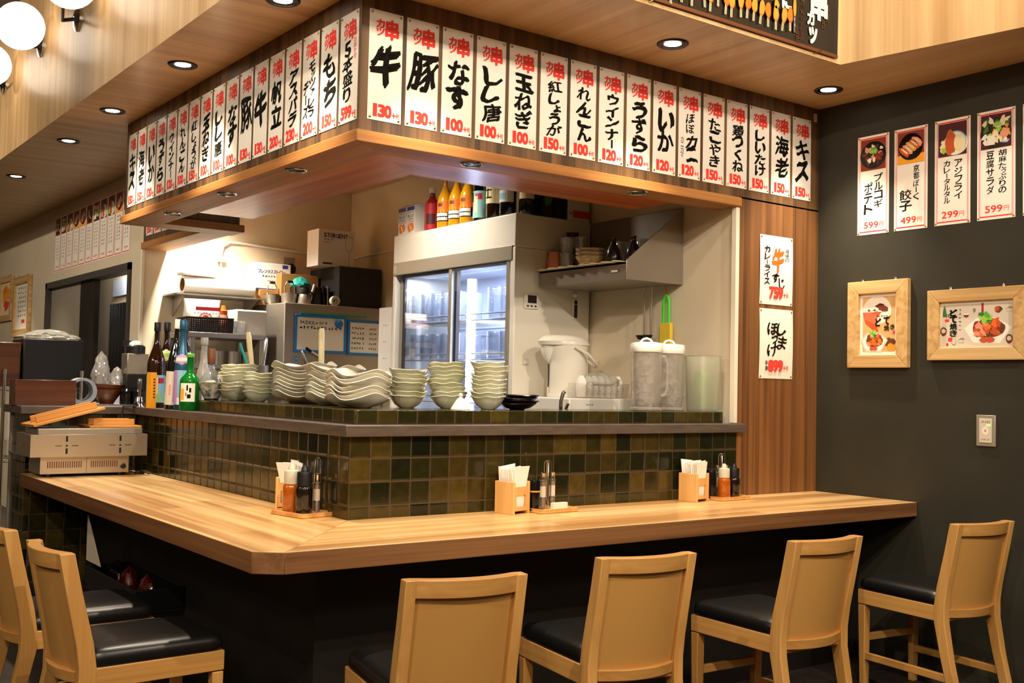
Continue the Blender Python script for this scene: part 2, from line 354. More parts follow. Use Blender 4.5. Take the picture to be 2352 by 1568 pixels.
    def _char(self, v, f, cx, cy_, dx_, dy_, brush, p1, p2, sl, sx, sy_, rot, x, y, z, mat):
        out = []
        for a, b_ in v:
            uu, vv = (a - cx) + dx_, (b_ - cy_) + dy_
            if brush:
                uu, vv = uu + brush * (0.05 * math.sin(4 * vv + p1) + sl * vv), vv + brush * (0.05 * math.sin(4 * uu + p2) + 0.10 * uu) + brush * 0.03 * math.sin(17 * uu + p1)
            uu *= sx; vv *= sy_
            if rot: uu, vv = uu * math.cos(rot) - vv * math.sin(rot), uu * math.sin(rot) + vv * math.cos(rot)
            out.append((x + uu, y + vv, z))
        self.add(out, f, mat)
    def vtext(self, s, x, ytop, ybot, w_, mat, z, bold=0.02, brush=0.0, seed=0):
        SM = 'ッャュョっゃゅょァィぁぃ'
        wt = [0.62 if c in SM else (0.75 if c in 'ー' else 1.0) for c in s]; tot = sum(wt); y = ytop
        for i, c in enumerate(s):
            h = (ytop - ybot) * wt[i] / tot; k = 0.6 if c in SM else 1.0
            if c == 'ー': self.char('ー', x, y - h / 2, h * 0.9, w_ * 0.35, mat, z, bold, 0, seed, math.pi / 2)
            else: self.char(c, x + (w_ * 0.14 if k < 1 else 0), y - h / 2, w_ * k, h * 0.90, mat, z, bold, brush, seed + i)
            y -= h
    def htext(self, s, x0, x1, y, h, mat, z, bold=0.02, brush=0.0, seed=0, stretch=1.5):
        cw = (x1 - x0) / len(s)
        for i, c in enumerate(s):
            self.char(c, x0 + cw * (i + 0.5), y, cw * 0.92, h, mat, z, bold, brush, seed + i, 0, stretch)
    def scrib(self, x0, x1, y, h, mat, z, seed=0, n=8):
        """a line of marks too small to read in the photograph"""
        q = random.Random(seed); cw = (x1 - x0) / n
        for i in range(n):
            cx = x0 + cw * (i + 0.5)
            for k in range(3):
                if q.random() < 0.5: self.rect(cx + q.uniform(-.2, .2) * cw, y + q.uniform(-.3, .3) * h, cw * q.uniform(.4, .8), h * 0.16, mat, z)
                else: self.rect(cx + q.uniform(-.25, .25) * cw, y + q.uniform(-.1, .1) * h, cw * 0.15, h * q.uniform(.5, .95), mat, z)
    def build(self, name, parent=None, bevel=0, M=None, sharp=38, subsurf=0):
        me = bpy.data.meshes.new(name); me.from_pydata(self.v, [], self.f)
        for k in self.k: me.materials.append(MATS[k])
        me.polygons.foreach_set('material_index', self.m)
        me.polygons.foreach_set('use_smooth', [True] * len(self.f))
        me.set_sharp_from_angle(angle=R(sharp)); me.update()
        o = bpy.data.objects.new(name, me); col.objects.link(o)
        if parent is not None: o.parent = parent
        if M is not None: o.matrix_world = M
        if bevel:
            b = o.modifiers.new('edge', 'BEVEL'); b.width = bevel; b.segments = 2; b.limit_method = 'ANGLE'; b.angle_limit = R(40)
        if subsurf:
            b = o.modifiers.new('soft', 'SUBSURF'); b.levels = subsurf; b.render_levels = subsurf
        return o
def tag(o, label, cat, group=None):
    o['label'] = label; o['category'] = cat
    if group: o['group'] = group
    return o
def struct(o): o['kind'] = 'structure'; return o
def thing(name, label, cat, loc=(0, 0, 0), rz=0, group=None):
    o = bpy.data.objects.new(name, None); col.objects.link(o); o.location = loc; o.rotation_euler = (0, 0, rz); o.empty_display_size = 0.05
    return tag(o, label, cat, group)
def put(o, loc, rz=0):
    o.location = loc; o.rotation_euler = (0, 0, rz); return o
KIDS = {}
def dup(src, loc, rz, label):
    """copy of a thing with copies of its parts and sub-parts"""
    def rec(o, par):
        c = o.copy(); col.objects.link(c)
        if par is not None: c.parent = par
        for k in [x for x in ALLK(o)]: rec(k, c)
        return c
    c = rec(src, None); c.location = loc; c.rotation_euler = (0, 0, rz); c['label'] = label
    return c
def ALLK(o): return [x for x in bpy.data.objects if x.parent == o]
def plane(kind, x=0, y=0, z=0):
    """frame of a flat thing on a wall: 'f' faces -Y, 's' faces -X"""
    a, n = ((1, 0, 0), (0, -1, 0)) if kind == 'f' else ((0, -1, 0), (-1, 0, 0))
    m = Matrix((a, (0, 0, 1), n)).transposed().to_4x4(); m.translation = (x, y, z); return m
ORD = ['lowest', 'second', 'third', 'fourth', 'fifth', 'sixth', 'seventh', 'eighth', 'ninth', 'tenth']

# ================================================================== THE SETTING
ZC = 3.167
struct(MB().box(-7.6, 4.2, -8.2, 12.2, -0.06, 0, 'floor_dark').build('floor'))
mb = MB(); mb.prism([(-0.415, -0.63), (2.435, -0.63), (2.60, -1.62), (2.66, -8.2), (3.082, -8.2), (3.082, 0.0), (0.0, 0.0), (-0.415, 0.0)], ZC, 4.3, 'fascia', 'soffit_y')
struct(mb.build('ceiling_soffit_front'))
mb = MB(); mb.box(-0.415, 3.2, 0.0, 12.2, ZC, 4.3, 'fascia'); mb.m = [mb.mi('soffit_x') if i == 0 else a for i, a in enumerate(mb.m)]
struct(mb.build('ceiling_soffit_side'))
struct(MB().box(-7.6, 4.2, -8.2, 12.2, 4.3, 4.36, 'room_ceiling').build('ceiling'))
struct(MB().box(3.082, 3.2, -8.2, 0.02, 0, ZC, 'dark_wall').build('wall_right'))
struct(MB().box(-7.6, -7.5, -8.2, 12.2, 0, 4.3, 'room_wall').build('wall_far_side'))
struct(MB().box(-7.5, 4.2, -8.2, -8.1, 0, 4.3, 'room_wall').build('wall_behind'))
struct(MB().box(-7.5, 1.6, 12.1, 12.2, 0, ZC, 'beige_wall').build('wall_end'))
struct(MB().box(0.56, 2.5, 4.572, 4.67, 0, ZC, 'beige_wall').build('wall_back'))
struct(MB().box(2.39, 2.5, 0.02, 4.57, 0, ZC, 'beige_wall').build('wall_kitchen'))
struct(MB().box(2.39, 3.082, 0.0, 0.02, 0, 2.56, 'pillar_wood').build('wall_front'))
mb = MB(); mb.box(0.55, 0.65, 4.67, 4.88, 0, ZC, 'beige_wall'); mb.box(0.55, 0.56, 4.565, 4.67, 0, ZC, 'beige_wall'); mb.box(0.55, 0.65, 7.58, 12.2, 0, ZC, 'beige_wall'); mb.box(0.55, 0.65, 4.88, 7.58, 2.38, ZC, 'beige_wall')
struct(mb.build('wall_left'))
struct(MB().box(2.362, 2.39, -0.006, 0.03, 1.30, 2.50, 'beige_trim').build('trim_1', bevel=0.003))
struct(MB().box(0.535, 0.56, 4.555, 4.58, 0, 2.5, 'beige_trim').build('trim_2', bevel=0.003))
# wooden bulkhead over the bar
mb = MB(); mb.prism([(0, 0), (3.082, 0), (3.082, 0.14), (2.05, 0.14), (2.05, 0.48), (0.55, 0.48), (0.55, 2.42), (0.18, 2.42), (0.18, 3.06), (0.73, 3.06), (0.73, 4.57), (0.55, 4.57), (0.55, 3.24), (0, 3.24)], 2.551, ZC, 'header_wood')
struct(mb.build('wall_bulkhead'))
mb = MB()
mb.prism([(-0.02, -0.02), (0.2, 0.16), (0.2, 3.04), (-0.02, 3.27)][::-1], 2.50, 2.551, 'board_y')
mb.prism([(-0.02, -0.02), (2.39, -0.02), (2.39, 0.16), (0.2, 0.16)], 2.50, 2.551, 'board_x')
mb.prism([(-0.02, 3.27), (0.2, 3.04), (0.76, 3.04), (0.76, 3.27)], 2.50, 2.551, 'board_x')
mb.box(0.53, 0.74, 3.27, 4.57, 2.50, 2.551, 'board_y')
struct(mb.build('trim_3', bevel=0.003))
mb = MB()
mb.prism([(0.2, 0.16), (0.56, 0.50), (0.56, 2.44), (0.2, 2.44)][::-1], 2.506, 2.551, 'red_y')
mb.prism([(0.2, 0.16), (2.05, 0.16), (2.05, 0.50), (0.56, 0.50)], 2.506, 2.551, 'red_x')
struct(mb.build('trim_4'))
# tiled bar wall, its wing, the kerb on top and the black panel underneath
mb = MB(); mb.prism([(0, 0), (2.39, 0), (2.39, 0.12), (0.12, 0.12), (0.12, 3.2), (-0.65, 3.2), (-0.65, 2.82), (0, 2.82)], 0, 1.25, 'tile')
struct(mb.build('wall_bar'))
mb = MB(); mb.prism([(0.045, 0.045), (2.33, 0.045), (2.33, 0.46), (0.5, 0.46), (0.5, 2.04), (0.045, 2.04)], 1.298, 1.36, 'tile_curb')
struct(mb.build('wall_bar_kerb', bevel=0.003))
mb = MB(); mb.prism([(-0.29, -0.30), (3.082, -0.30), (3.082, 0.0), (0.0, 0.0), (0.0, 2.8), (-0.29, 2.8)], 0, 0.822, 'black_panel')
struct(mb.build('wall_under_counter'))
o = MB(); o.prism([(-0.04, -0.04), (2.425, -0.04), (2.36, 0.10), (0.14, 0.14), (0.14, 3.26), (-0.69, 3.26), (-0.69, 2.80), (-0.04, 2.80)], 1.25, 1.298, 'ledge_stone')
tag(o.build('bar_ledge', bevel=0.004), 'grey stone ledge running along the top of the green tiled bar', 'ledge')
# wooden counter: two leaves meeting in a mitre
mb = MB()
T0, T1 = 0.824, 0.90
A = [(0, 0), (-0.593, -0.67), (3.078, -0.67), (3.078, 0)]
B = [(0, 0), (0, 2.80), (-0.681, 2.80), (-0.681, -0.602), (-0.593, -0.67)]
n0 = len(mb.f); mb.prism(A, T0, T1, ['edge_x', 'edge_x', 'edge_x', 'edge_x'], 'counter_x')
mb.prism(B, T0, T1, ['edge_y'] * 5, 'counter_y')
o = mb.build('bar_counter', bevel=0.003); tag(o, 'long pale wooden counter with a clipped corner wrapping round the tiled bar', 'counter')
# doorway in the far wall
mb = MB(); mb.box(0.53, 0.66, 4.84, 4.90, 0, 2.42, 'seal_dark'); mb.box(0.53, 0.66, 7.54, 7.60, 0, 2.42, 'seal_dark'); mb.box(0.53, 0.66, 4.84, 7.60, 2.36, 2.42, 'seal_dark')
d = struct(mb.build('door_1'))
mb = MB(); mb.box(0.58, 0.61, 6.43, 7.54, 0, 2.36, 'grey_band'); mb.build('door_panel', d)
mb = MB(); mb.box(0.575, 0.62, 5.98, 6.45, 0, 2.36, 'black_panel'); mb.build('door_dark_gap', d)  # black sheet standing in for the dark of the gap beside the sliding panel
mb = MB(); mb.box(0.95, 1.0, 4.67, 8.2, 0, 2.6, 'beige_wall'); mb.box(0.66, 0.95, 8.1, 8.2, 0, 2.6, 'beige_wall'); mb.box(0.66, 1.0, 4.67, 8.2, 2.6, 2.65, 'beige_wall')
struct(mb.build('wall_corridor'))
mb = MB()
n = 26; pts = [(5.30 + 0.56 * i / n, 0.685 + 0.014 * math.sin(i * 1.5)) for i in range(n + 1)]
mb.add([(x, y, z) for z in (1.5, 2.13) for y, x in pts], [(i, i + 1, n + 2 + i, n + 1 + i) for i in range(n)], 'curtain')
o = mb.build('doorway_curtain'); s_ = o.modifiers.new('cloth', 'SOLIDIFY'); s_.thickness = 0.004
tag(o, 'black cloth curtain hanging in the far doorway', 'curtain')
tag(MB().box(0.93, 0.95, 6.15, 6.66, 2.26, 2.42, 'pale_blue').build('corridor_sign'), 'pale blue panel high up inside the far doorway', 'sign')
tag(MB().box(0.71, 0.73, 5.45, 5.84, 1.15, 1.73, 'pale_blue').build('corridor_notice', bevel=0.003), 'pale blue board propped in the far doorway behind the steel dispenser', 'board')
for yb_ in (7.15, 8.5): spot('downlight_beam', (-0.15, yb_, ZC - 0.02), (-0.15, yb_, 0), 150, 78, 1.0, (1.0, 0.86, 0.66), 0.035)
lamp('corridor_light', (0.82, 6.0, 2.56), 14, (0.85, 0.9, 1.0), 0.03)

# ================================================================== LAMPS
def downlight(name, loc, r, label, group, lit=True):
    t = thing(name, label, 'light', loc, 0, group)
    MB().lathe([(r * 0.80, -0.0005), (r * 0.82, -0.007), (r * 0.93, -0.009), (r, -0.004), (r, 0.0)], 'dark_metal' if lit else 'chrome', 32).build('ring', t)
    MB().lathe([(r * 0.56, -0.0015), (r * 0.80, -0.004), (r * 0.81, -0.0005)], 'lens_dark', 32).build('reflector', t)
    MB().lathe([(0.0001, -0.006), (r * 0.4, -0.005), (r * 0.55, -0.002), (r * 0.55, 0)], 'lens_glow' if lit else 'lens_dark', 28).build('lens', t)
    if lit: spot('downlight_beam', (loc[0], loc[1], loc[2] - 0.02), (loc[0], loc[1], 0), 150, 78, 1.0, (1.0, 0.86, 0.66), 0.035)
    return t
for (x, y), lb in zip([(-0.20, 0.367), (-0.20, 1.635), (-0.195, 2.92), (-0.18, 4.03), (-0.16, 5.78)],
        ['lit ceiling downlight cut by the top of the picture beside the corner', 'lit ceiling downlight beside the strip lettered アスパラ', 'lit ceiling downlight beside the far end of the side bulkhead',
         'lit ceiling downlight between bulkhead end and the last bright spot', 'lit ceiling downlight farthest along the side ceiling']):
    downlight('downlight', (x, y, ZC), 0.078, lb, 'lit downlights in the wooden ceiling')
for (x, y), lb in zip([(1.54, -0.316), (2.771, -0.302)], ['lit ceiling downlight above the front menu strips near the skewer banner', 'lit ceiling downlight close to the dark wall corner']):
    downlight('downlight', (x, y, ZC), 0.078, lb, 'lit downlights in the wooden ceiling')
spot('downlight_beam', (0.31, -0.31, ZC - 0.02), (0.31, -0.31, 0), 150, 78, 1.0, (1.0, 0.86, 0.66), 0.035)
for (x, y), lb in zip([(0.06, 0.738), (0.066, 1.619), (0.089, 2.547), (0.616, 0.045), (1.662, 0.045)],
        ['unlit downlight under the side bulkhead nearest the corner', 'middle unlit downlight under the side bulkhead', 'unlit downlight under the far end of the side bulkhead',
         'unlit downlight under the front bulkhead near the corner', 'unlit downlight under the front bulkhead above the steel shelf']):
    downlight('downlight', (x, y, 2.50), 0.055, lb, 'unlit downlights under the bulkhead', False)
for i, (gy, gz, my, lb) in enumerate([(3.62, 3.80, 3.90, 'white globe wall lamp, the middle of the three at the picture corner'), (2.38, 3.74, 2.95, 'white globe wall lamp cut off by the top edge of the picture'), (4.62, 3.77, 5.05, 'white globe wall lamp cut off by the side edge of the picture')]):
    t = thing('globe_lamp', lb, 'lamp', (-0.415, my, gz - 0.03), 0, 'globe lamps on the wooden fascia')
    M_ = MB(); M_.T = Matrix.Rotation(-math.pi / 2, 4, 'Y'); M_.lathe([(0.075, 0), (0.075, 0.012), (0.05, 0.025), (0.02, 0.03)], 'chrome', 24); M_.T = None
    M_.build('wall_plate', t)
    MB().tube([(-0.02, 0, 0), (-0.10, -0.02, -0.03), (-0.17, (gy - my) * 0.55, -0.02), (-0.20, gy - my + 0.05, 0.0)], 0.012, 'dark_metal').build('arm', t)
    g = MB(); g.lathe([(0.155 * math.sin(a * math.pi / 16) + 1e-5, -0.155 * math.cos(a * math.pi / 16)) for a in range(17)], 'globe_glow', 32, (-0.20, gy - my, 0.03)); g.build('globe', t)

# ================================================================== PAPER SIGNS
PIN = MB(); PIN.lathe([(0.0055, 0), (0.0055, 0.002), (0.003, 0.004), (0.0001, 0.0045)], 'brass', 10)
def pins(o, w_, h, inset=0.012):
    for k, (a, b) in enumerate(((-1, 1), (1, 1), (-1, -1), (1, -1))):
        if not hasattr(pins, 'me'):
            p = PIN.build('push_pin', o); pins.me = p.data
        else:
            p = bpy.data.objects.new('push_pin', pins.me); col.objects.link(p); p.parent = o
        p.location = (a * (w_ / 2 - inset), b * (h / 2 - inset), 0.0015)
def sheet(mb, w_, h, mat, bow=0.0, t=0.001):
    """a sheet of card, slightly bowed along its height"""
    n = 6; vs = []; 
    for zz in (t, 0):
        for j in range(n + 1):
            for i in (-1, 1): vs.append((i * w_ / 2, -h / 2 + h * j / n, zz + bow * math.sin(math.pi * j / n)))
    a = 2 * (n + 1); fs = []
    for j in range(n):
        b = 2 * j; fs += [(b, b + 1, b + 3, b + 2), (a + b, a + b + 2, a + b + 3, a + b + 1), (b, b + 2, a + b + 2, a + b), (b + 1, a + b + 1, a + b + 3, b + 3)]
    mb.add(vs, fs, mat)
def menu_strip(name_txt, price, M, label, group, seed, extra=None):
    W_, H_ = 0.166, 0.48; mb = MB(); sheet(mb, W_, H_, 'paper')
    z = 0.0016
    # red heading
    mb.char('串', 0.028, 0.165, 0.062, 0.084, 'red_ink', z, 0.05, 0.4, 3)
    mb.char('カ', -0.030, 0.183, 0.038, 0.036, 'red_ink', z, 0.055, 0.4, 4)
    mb.char('ツ', -0.030, 0.146, 0.038, 0.034, 'red_ink', z, 0.055, 0.4, 5)
    n = len(name_txt)
    if extra == 'cheese':
        mb.vtext('モッツァレラ', 0.018, 0.112, -0.150, 0.060, 'ink', z, 0.035, 1.0, seed); mb.vtext('チーズ', -0.042, 0.03, -0.150, 0.05, 'ink', z, 0.03, 1.0, seed)
    elif extra == 'kani':
        mb.vtext('ほぼ', 0.004, 0.112, 0.0, 0.062, 'ink', z, 0.03, 1.0, seed); mb.vtext('カニ', 0.018, 0.0, -0.150, 0.080, 'ink', z, 0.035, 1.0, seed); mb.vtext('カニカマ', -0.055, -0.02, -0.135, 0.022, 'ink', z, 0.01)
    elif extra == 'five':
        mb.vtext('5本盛り', -0.008, 0.118, -0.150, 0.085, 'ink', z, 0.035, 1.0, seed); mb.vtext('おまかせ', 0.055, 0.125, 0.03, 0.026, 'red_ink', z, 0.02)
    else:
        top, bot, ww = {1: (0.100, -0.085, 0.135), 2: (0.105, -0.130, 0.110), 3: (0.112, -0.150, 0.100), 4: (0.115, -0.155, 0.085), 5: (0.115, -0.160, 0.100)}[min(n, 5)]
        mb.vtext(name_txt, 0.006, top, bot, ww, 'ink', z, 0.058 if n < 4 else 0.05, 1.0, seed)
    mb.htext(price, -0.062, 0.034, -0.196, 0.050, 'red_ink', z, 0.065, 0, 0, 1.6)
    mb.htext('+税', 0.038, 0.076, -0.208, 0.024, 'red_ink', z, 0.03)
    o = mb.build('menu_strip', None, 0, M); tag(o, label, 'menu sign', group); pins(o, W_, H_)
    return o
FR = [('牛', '130'), ('豚', '130'), ('なす', '100'), ('しし唐', '100'), ('玉ねぎ', '100'), ('紅しょうが', '150'), ('れんこん', '100'), ('ウインナー', '120'), ('うずら', '120'), ('いか', '120'),
      ('ほぼカニ', '120'), ('たこやき', '150'), ('鶏つくね', '150'), ('しいたけ', '150'), ('海老', '150'), ('キス', '150')]
EX = {'ほぼカニ': 'kani', 'モッツァレラチーズ': 'cheese', '5本盛り': 'five'}
for i, (t, p) in enumerate(FR):
    menu_strip(t, p, plane('f', 0.120 + 0.1868 * i, -0.001, 2.846), 'white menu strip lettered %s %s on the front bulkhead' % (t, p), 'menu strips on the front bulkhead', i, EX.get(t))
SD = [('5本盛り', '599'), ('もち', '150'), ('モッツァレラチーズ', '200'), ('アスパラ', '230'), ('帆立', '200'), ('牛', '130'), ('豚', '130'), ('なす', '100'), ('しし唐', '100'), ('玉ねぎ', '100'),
      ('紅しょうが', '150'), ('れんこん', '100'), ('ウインナー', '120'), ('うずら', '120'), ('いか', '120'), ('海老', '150'), ('キス', '150')]
for i, (t, p) in enumerate(SD):
    menu_strip(t, p, plane('s', -0.001, 0.103 + 0.1878 * i, 2.842), 'white menu strip lettered %s %s on the side bulkhead' % (t, p), 'menu strips on the side bulkhead', i + 40, EX.get(t))
for i, (t, p) in enumerate([('海老', '150'), ('キス', '150'), ('いか', '120')]):
    menu_strip(t, p, plane('s', 0.549, 4.43 - 0.1878 * i, 2.842), 'menu strip on the far bulkhead, %s' % ['beside the white post', 'second from the white post', 'third from the white post'][i], 'menu strips on the far bulkhead', i + 80)

def food(mb, x, y, w_, h, kind, z, seed=0):
    q = random.Random(seed); L_ = lambda k: z + 0.00025 * k
    if kind == 'bulgogi':
        mb.rect(x, y, w_, h, 'meat_dark', z); mb.blob(x, y - h * .02, w_ * .52, h * .44, 'black_gloss', L_(1), 0.02)
        for k in range(26): mb.blob(x + q.uniform(-.33, .33) * w_, y + q.uniform(-.27, .25) * h, w_ * q.uniform(.06, .15), h * q.uniform(.03, .08), q.choice(['meat_dark', 'plum', 'cream', 'salmon', 'brown', 'paper_matte']), L_(2 + k * .3), .3, k, 14, q.uniform(0, 3))
        for k in range(8): mb.blob(x + q.uniform(-.08, .12) * w_, y + h * q.uniform(0.04, .2), w_ * .09, h * .06, q.choice(['lime', 'green']), L_(11 + k * .2), .35, k, 12)
    elif kind == 'gyoza':
        mb.rect(x, y, w_, h, 'meat_dark', z); mb.rect(x, y - h * .36, w_, h * .28, 'amber', L_(.5)); mb.blob(x, y + h * .02, w_ * .46, h * .42, 'black_gloss', L_(1), .02)
        for k in range(5): mb.blob(x + w_ * .24 - w_ * .12 * k, y + h * .16 - h * .07 * k, w_ * .24, h * .10, ['salmon', 'meat', 'fry'][k % 3], L_(2 + k * .4), .15, k, 16, -.7)
        for k in range(5): mb.blob(x + w_ * .25 - w_ * .12 * k, y + h * .18 - h * .07 * k, w_ * .17, h * .03, 'cream', L_(2.2 + k * .4), .15, k + 9, 12, -.7)
    elif kind == 'ajifry':
        mb.rect(x, y, w_, h, 'plum', z); mb.blob(x + w_ * .1, y - h * .15, w_ * .44, h * .34, 'poster_white', L_(1), .01)
        mb.blob(x + w_ * .1, y - h * .12, w_ * .40, h * .36, 'sky_blue', L_(1.3), .01); mb.blob(x + w_ * .1, y - h * .14, w_ * .36, h * .34, 'poster_white', L_(1.6), .01)
        for k in range(6): mb.blob(x - w_ * .36 + q.uniform(0, .1) * w_, y - h * .2 + q.uniform(-.15, .15) * h, w_ * .1, h * .09, q.choice(['lime', 'cream']), L_(2 + k * .1), .3, k, 12)
        mb.blob(x - w_ * .06, y - h * .1, w_ * .2, h * .38, 'fry_dark', L_(3), .12, 3); mb.blob(x - w_ * .07, y - h * .1, w_ * .15, h * .33, 'meat', L_(3.4), .16, 4); mb.blob(x + w_ * .25, y - h * .14, w_ * .2, h * .26, 'cream', L_(4), .06, 5)
    elif kind == 'salad':
        mb.rect(x, y, w_, h, 'plum', z); mb.blob(x, y - h * .05, w_ * .52, h * .46, 'dark_glaze', L_(1), .02)
        for k in range(34): mb.blob(x + q.uniform(-.38, .38) * w_, y + q.uniform(-.33, .33) * h, w_ * q.uniform(.06, .14), h * q.uniform(.05, .1), q.choice(['lime', 'cream', 'leaf_dark', 'cream', 'paper_matte', 'fry']), L_(2 + k * .2), .35, k, 12, q.uniform(0, 3))
        mb.rect(x - w_ * .16, y - h * .25, w_ * .26, h * .28, 'paper_matte', L_(9.5)); mb.blob(x + w_ * .28, y - h * .1, w_ * .14, h * .13, 'salmon', L_(9.6), .05)
    elif kind == 'dote':
        mb.poly([(x - w_ * .5, y + h * .02, z), (x - w_ * .3, y - h * .44, z), (x + w_ * .28, y - h * .46, z), (x + w_ * .52, y + h * .02, z), (x + w_ * .22, y + h * .34, z), (x - w_ * .24, y + h * .34, z)], 'card')
        mb.poly([(x - w_ * .44, y + h * .02, L_(.6)), (x - w_ * .26, y - h * .38, L_(.6)), (x + w_ * .24, y - h * .40, L_(.6)), (x + w_ * .46, y + h * .02, L_(.6)), (x + w_ * .18, y + h * .29, L_(.6)), (x - w_ * .2, y + h * .29, L_(.6))], 'poster_white')
        mb.blob(x + w_ * .03, y + h * .0, w_ * .31, h * .26, 'brown', L_(1.2), .05, 1)
        for k in range(26): mb.blob(x + w_ * .02 + q.uniform(-.22, .22) * w_, y + q.uniform(-.16, .2) * h, w_ * q.uniform(.05, .11), h * q.uniform(.05, .1), q.choice(['meat', 'orange_ink', 'meat_dark', 'meat', 'salmon', 'orange']), L_(1.6 + k * .2), .3, k, 12, q.uniform(0, 3))
        for k in range(2): mb.blob(x - w_ * .06 + k * w_ * .13, y - h * .31, w_ * .075, h * .08, 'meat', L_(7 + k), .15, k)
        for k in range(12): mb.blob(x - w_ * .02 + q.uniform(-.09, .09) * w_, y + h * .28 + q.uniform(-.1, .12) * h, w_ * .05, h * .07, q.choice(['green', 'leaf_dark', 'lime']), L_(8 + k * .2), .4, k, 10)
def poster(M, kind, cols, price, label, seed, w_=0.205, h=0.565, group='photo menu posters on the dark wall'):
    mb = MB(); sheet(mb, w_, h, 'poster_white'); z = 0.0016
    for x in (-1, 1):
        mb.rect(x * w_ * .455, 0, w_ * .012, h * .955, 'pink_line', z); mb.rect(x * w_ * .425, 0, w_ * .02, h * .93, 'pink_line', z)
    for y in (-1, 1): mb.rect(0, y * h * .472, w_ * .86, h * .012, 'red_ink', z)
    food(mb, 0, h * .305, w_ * .80, h * .315, kind, z + .0002, seed)
    n = len(cols)
    for i, (t, top, bot, cw) in enumerate(cols):
        x = (w_ * .17, -w_ * .15)[i] if n == 2 else 0
        mb.vtext(t, x, h * top, h * bot, w_ * cw, 'ink', z + .0004, 0.022, 0.25, i)
    mb.blob(0, -h * .10, w_ * .2, h * .09, 'paper_matte', z + .0001, .02)
    mb.htext(price, -w_ * .30, w_ * .18, -h * .405, h * .062, 'red_ink', z + .0004, 0.02, 0, 0, 1.3); mb.char('円', w_ * .27, -h * .408, w_ * .13, h * .045, 'red_ink', z + .0004, 0.0)
    o = mb.build('menu_poster', None, 0, M); tag(o, label, 'poster', group); pins(o, w_, h, 0.009)
    return o
PX = 3.0815
poster(plane('s', PX, -0.378, 2.664), 'bulgogi', [('プルコギ', .11, -.24, .26), ('ポテト', .03, -.30, .26)], '599', 'photo menu poster lettered プルコギポテト 599円 on the dark wall', 1)
poster(plane('s', PX, -0.617, 2.665), 'gyoza', [('京都ぽーく', .13, -.22, .17), ('餃子', -.10, -.32, .36)], '499', 'photo menu poster lettered 京都ぽーく餃子 499円 on the dark wall', 2)
poster(plane('s', PX, -0.865, 2.667), 'ajifry', [('アジフライ', .11, -.27, .21), ('カレータルタル', .11, -.30, .17)], '299', 'photo menu poster lettered アジフライ カレータルタル 299円 on the dark wall', 3)
poster(plane('s', PX, -1.108, 2.668), 'salad', [('胡麻たっぷりの', .13, -.27, .20), ('豆腐サラダ', .13, -.27, .20)], '599', 'photo menu poster lettered 胡麻たっぷりの豆腐サラダ 599円 on the dark wall', 4)
poster(plane('s', PX, -1.352, 2.668), 'gyoza', [('', .1, 0, .2)], '499', 'photo menu poster cut off by the picture edge, beyond the salad poster', 5)
# two hand lettered sheets on the wooden pillar
mb = MB(); sheet(mb, 0.284, 0.395, 'paper_matte', 0.003); z = 0.0052
mb.vtext('酒場の', 0.088, 0.130, 0.055, 0.038, 'ink', z, 0.0, 0.6, 2); mb.vtext('カレーライス', -0.083, 0.135, -0.085, 0.045, 'ink', z, 0.03, 1.0, 3)
mb.char('牛', 0.012, 0.062, 0.095, 0.135, 'orange_ink', z, 0.05, 0.8, 8); mb.char('す', -0.008, -0.045, 0.055, 0.05, 'ink', z, 0.04, 1, 4); mb.char('じ', 0.042, -0.072, 0.045, 0.06, 'ink', z, 0.03, 1, 5)
mb.htext('759', -0.062, 0.055, -0.128, 0.060, 'red_ink', z, 0.07, 0, 0, 2); mb.htext('+税', 0.058, 0.105, -0.138, 0.026, 'red_ink', z, 0.01)
o = mb.build('hand_lettered_sheet', None, 0, plane('f', 2.707, -0.001, 2.171)); tag(o, 'white sheet lettered 牛すじカレーライス 759 pinned on the wooden pillar', 'menu sign', 'sheets on the wooden pillar'); pins(o, 0.284, 0.395)
mb = MB(); sheet(mb, 0.288, 0.397, 'paper_matte', 0.004); z = 0.0062
mb.vtext('しまほっけ'[:2], 0.045, 0.125, -0.035, 0.075, 'ink', z, 0.035, 1, 6); mb.vtext('ほっけ', -0.032, 0.125, -0.070, 0.085, 'ink', z, 0.04, 1, 7)
mb.vtext('半身', -0.085, -0.095, -0.155, 0.026, 'ink', z, 0.02); mb.htext('899', -0.068, 0.055, -0.126, 0.060, 'red_ink', z, 0.07, 0, 0, 2); mb.htext('+税', 0.058, 0.105, -0.136, 0.026, 'red_ink', z, 0.01)
o = mb.build('hand_lettered_sheet', None, 0, plane('f', 2.711, -0.001, 1.751)); tag(o, 'white sheet lettered しまほっけ 899 pinned lower on the wooden pillar', 'menu sign', 'sheets on the wooden pillar'); pins(o, 0.288, 0.397)
mb = MB(); sheet(mb, 0.03, 0.05, 'card'); mb.scrib(-0.01, 0.01, 0.01, 0.012, 'ink_pale', 0.0015, 3, 4); mb.scrib(-0.01, 0.01, -0.008, 0.012, 'ink_pale', 0.0015, 4, 4)
tag(mb.build('tiny_label', None, 0, plane('f', 3.045, -0.001, 3.11)), 'tiny pale label at the top corner of the wooden front by the dark wall', 'label')
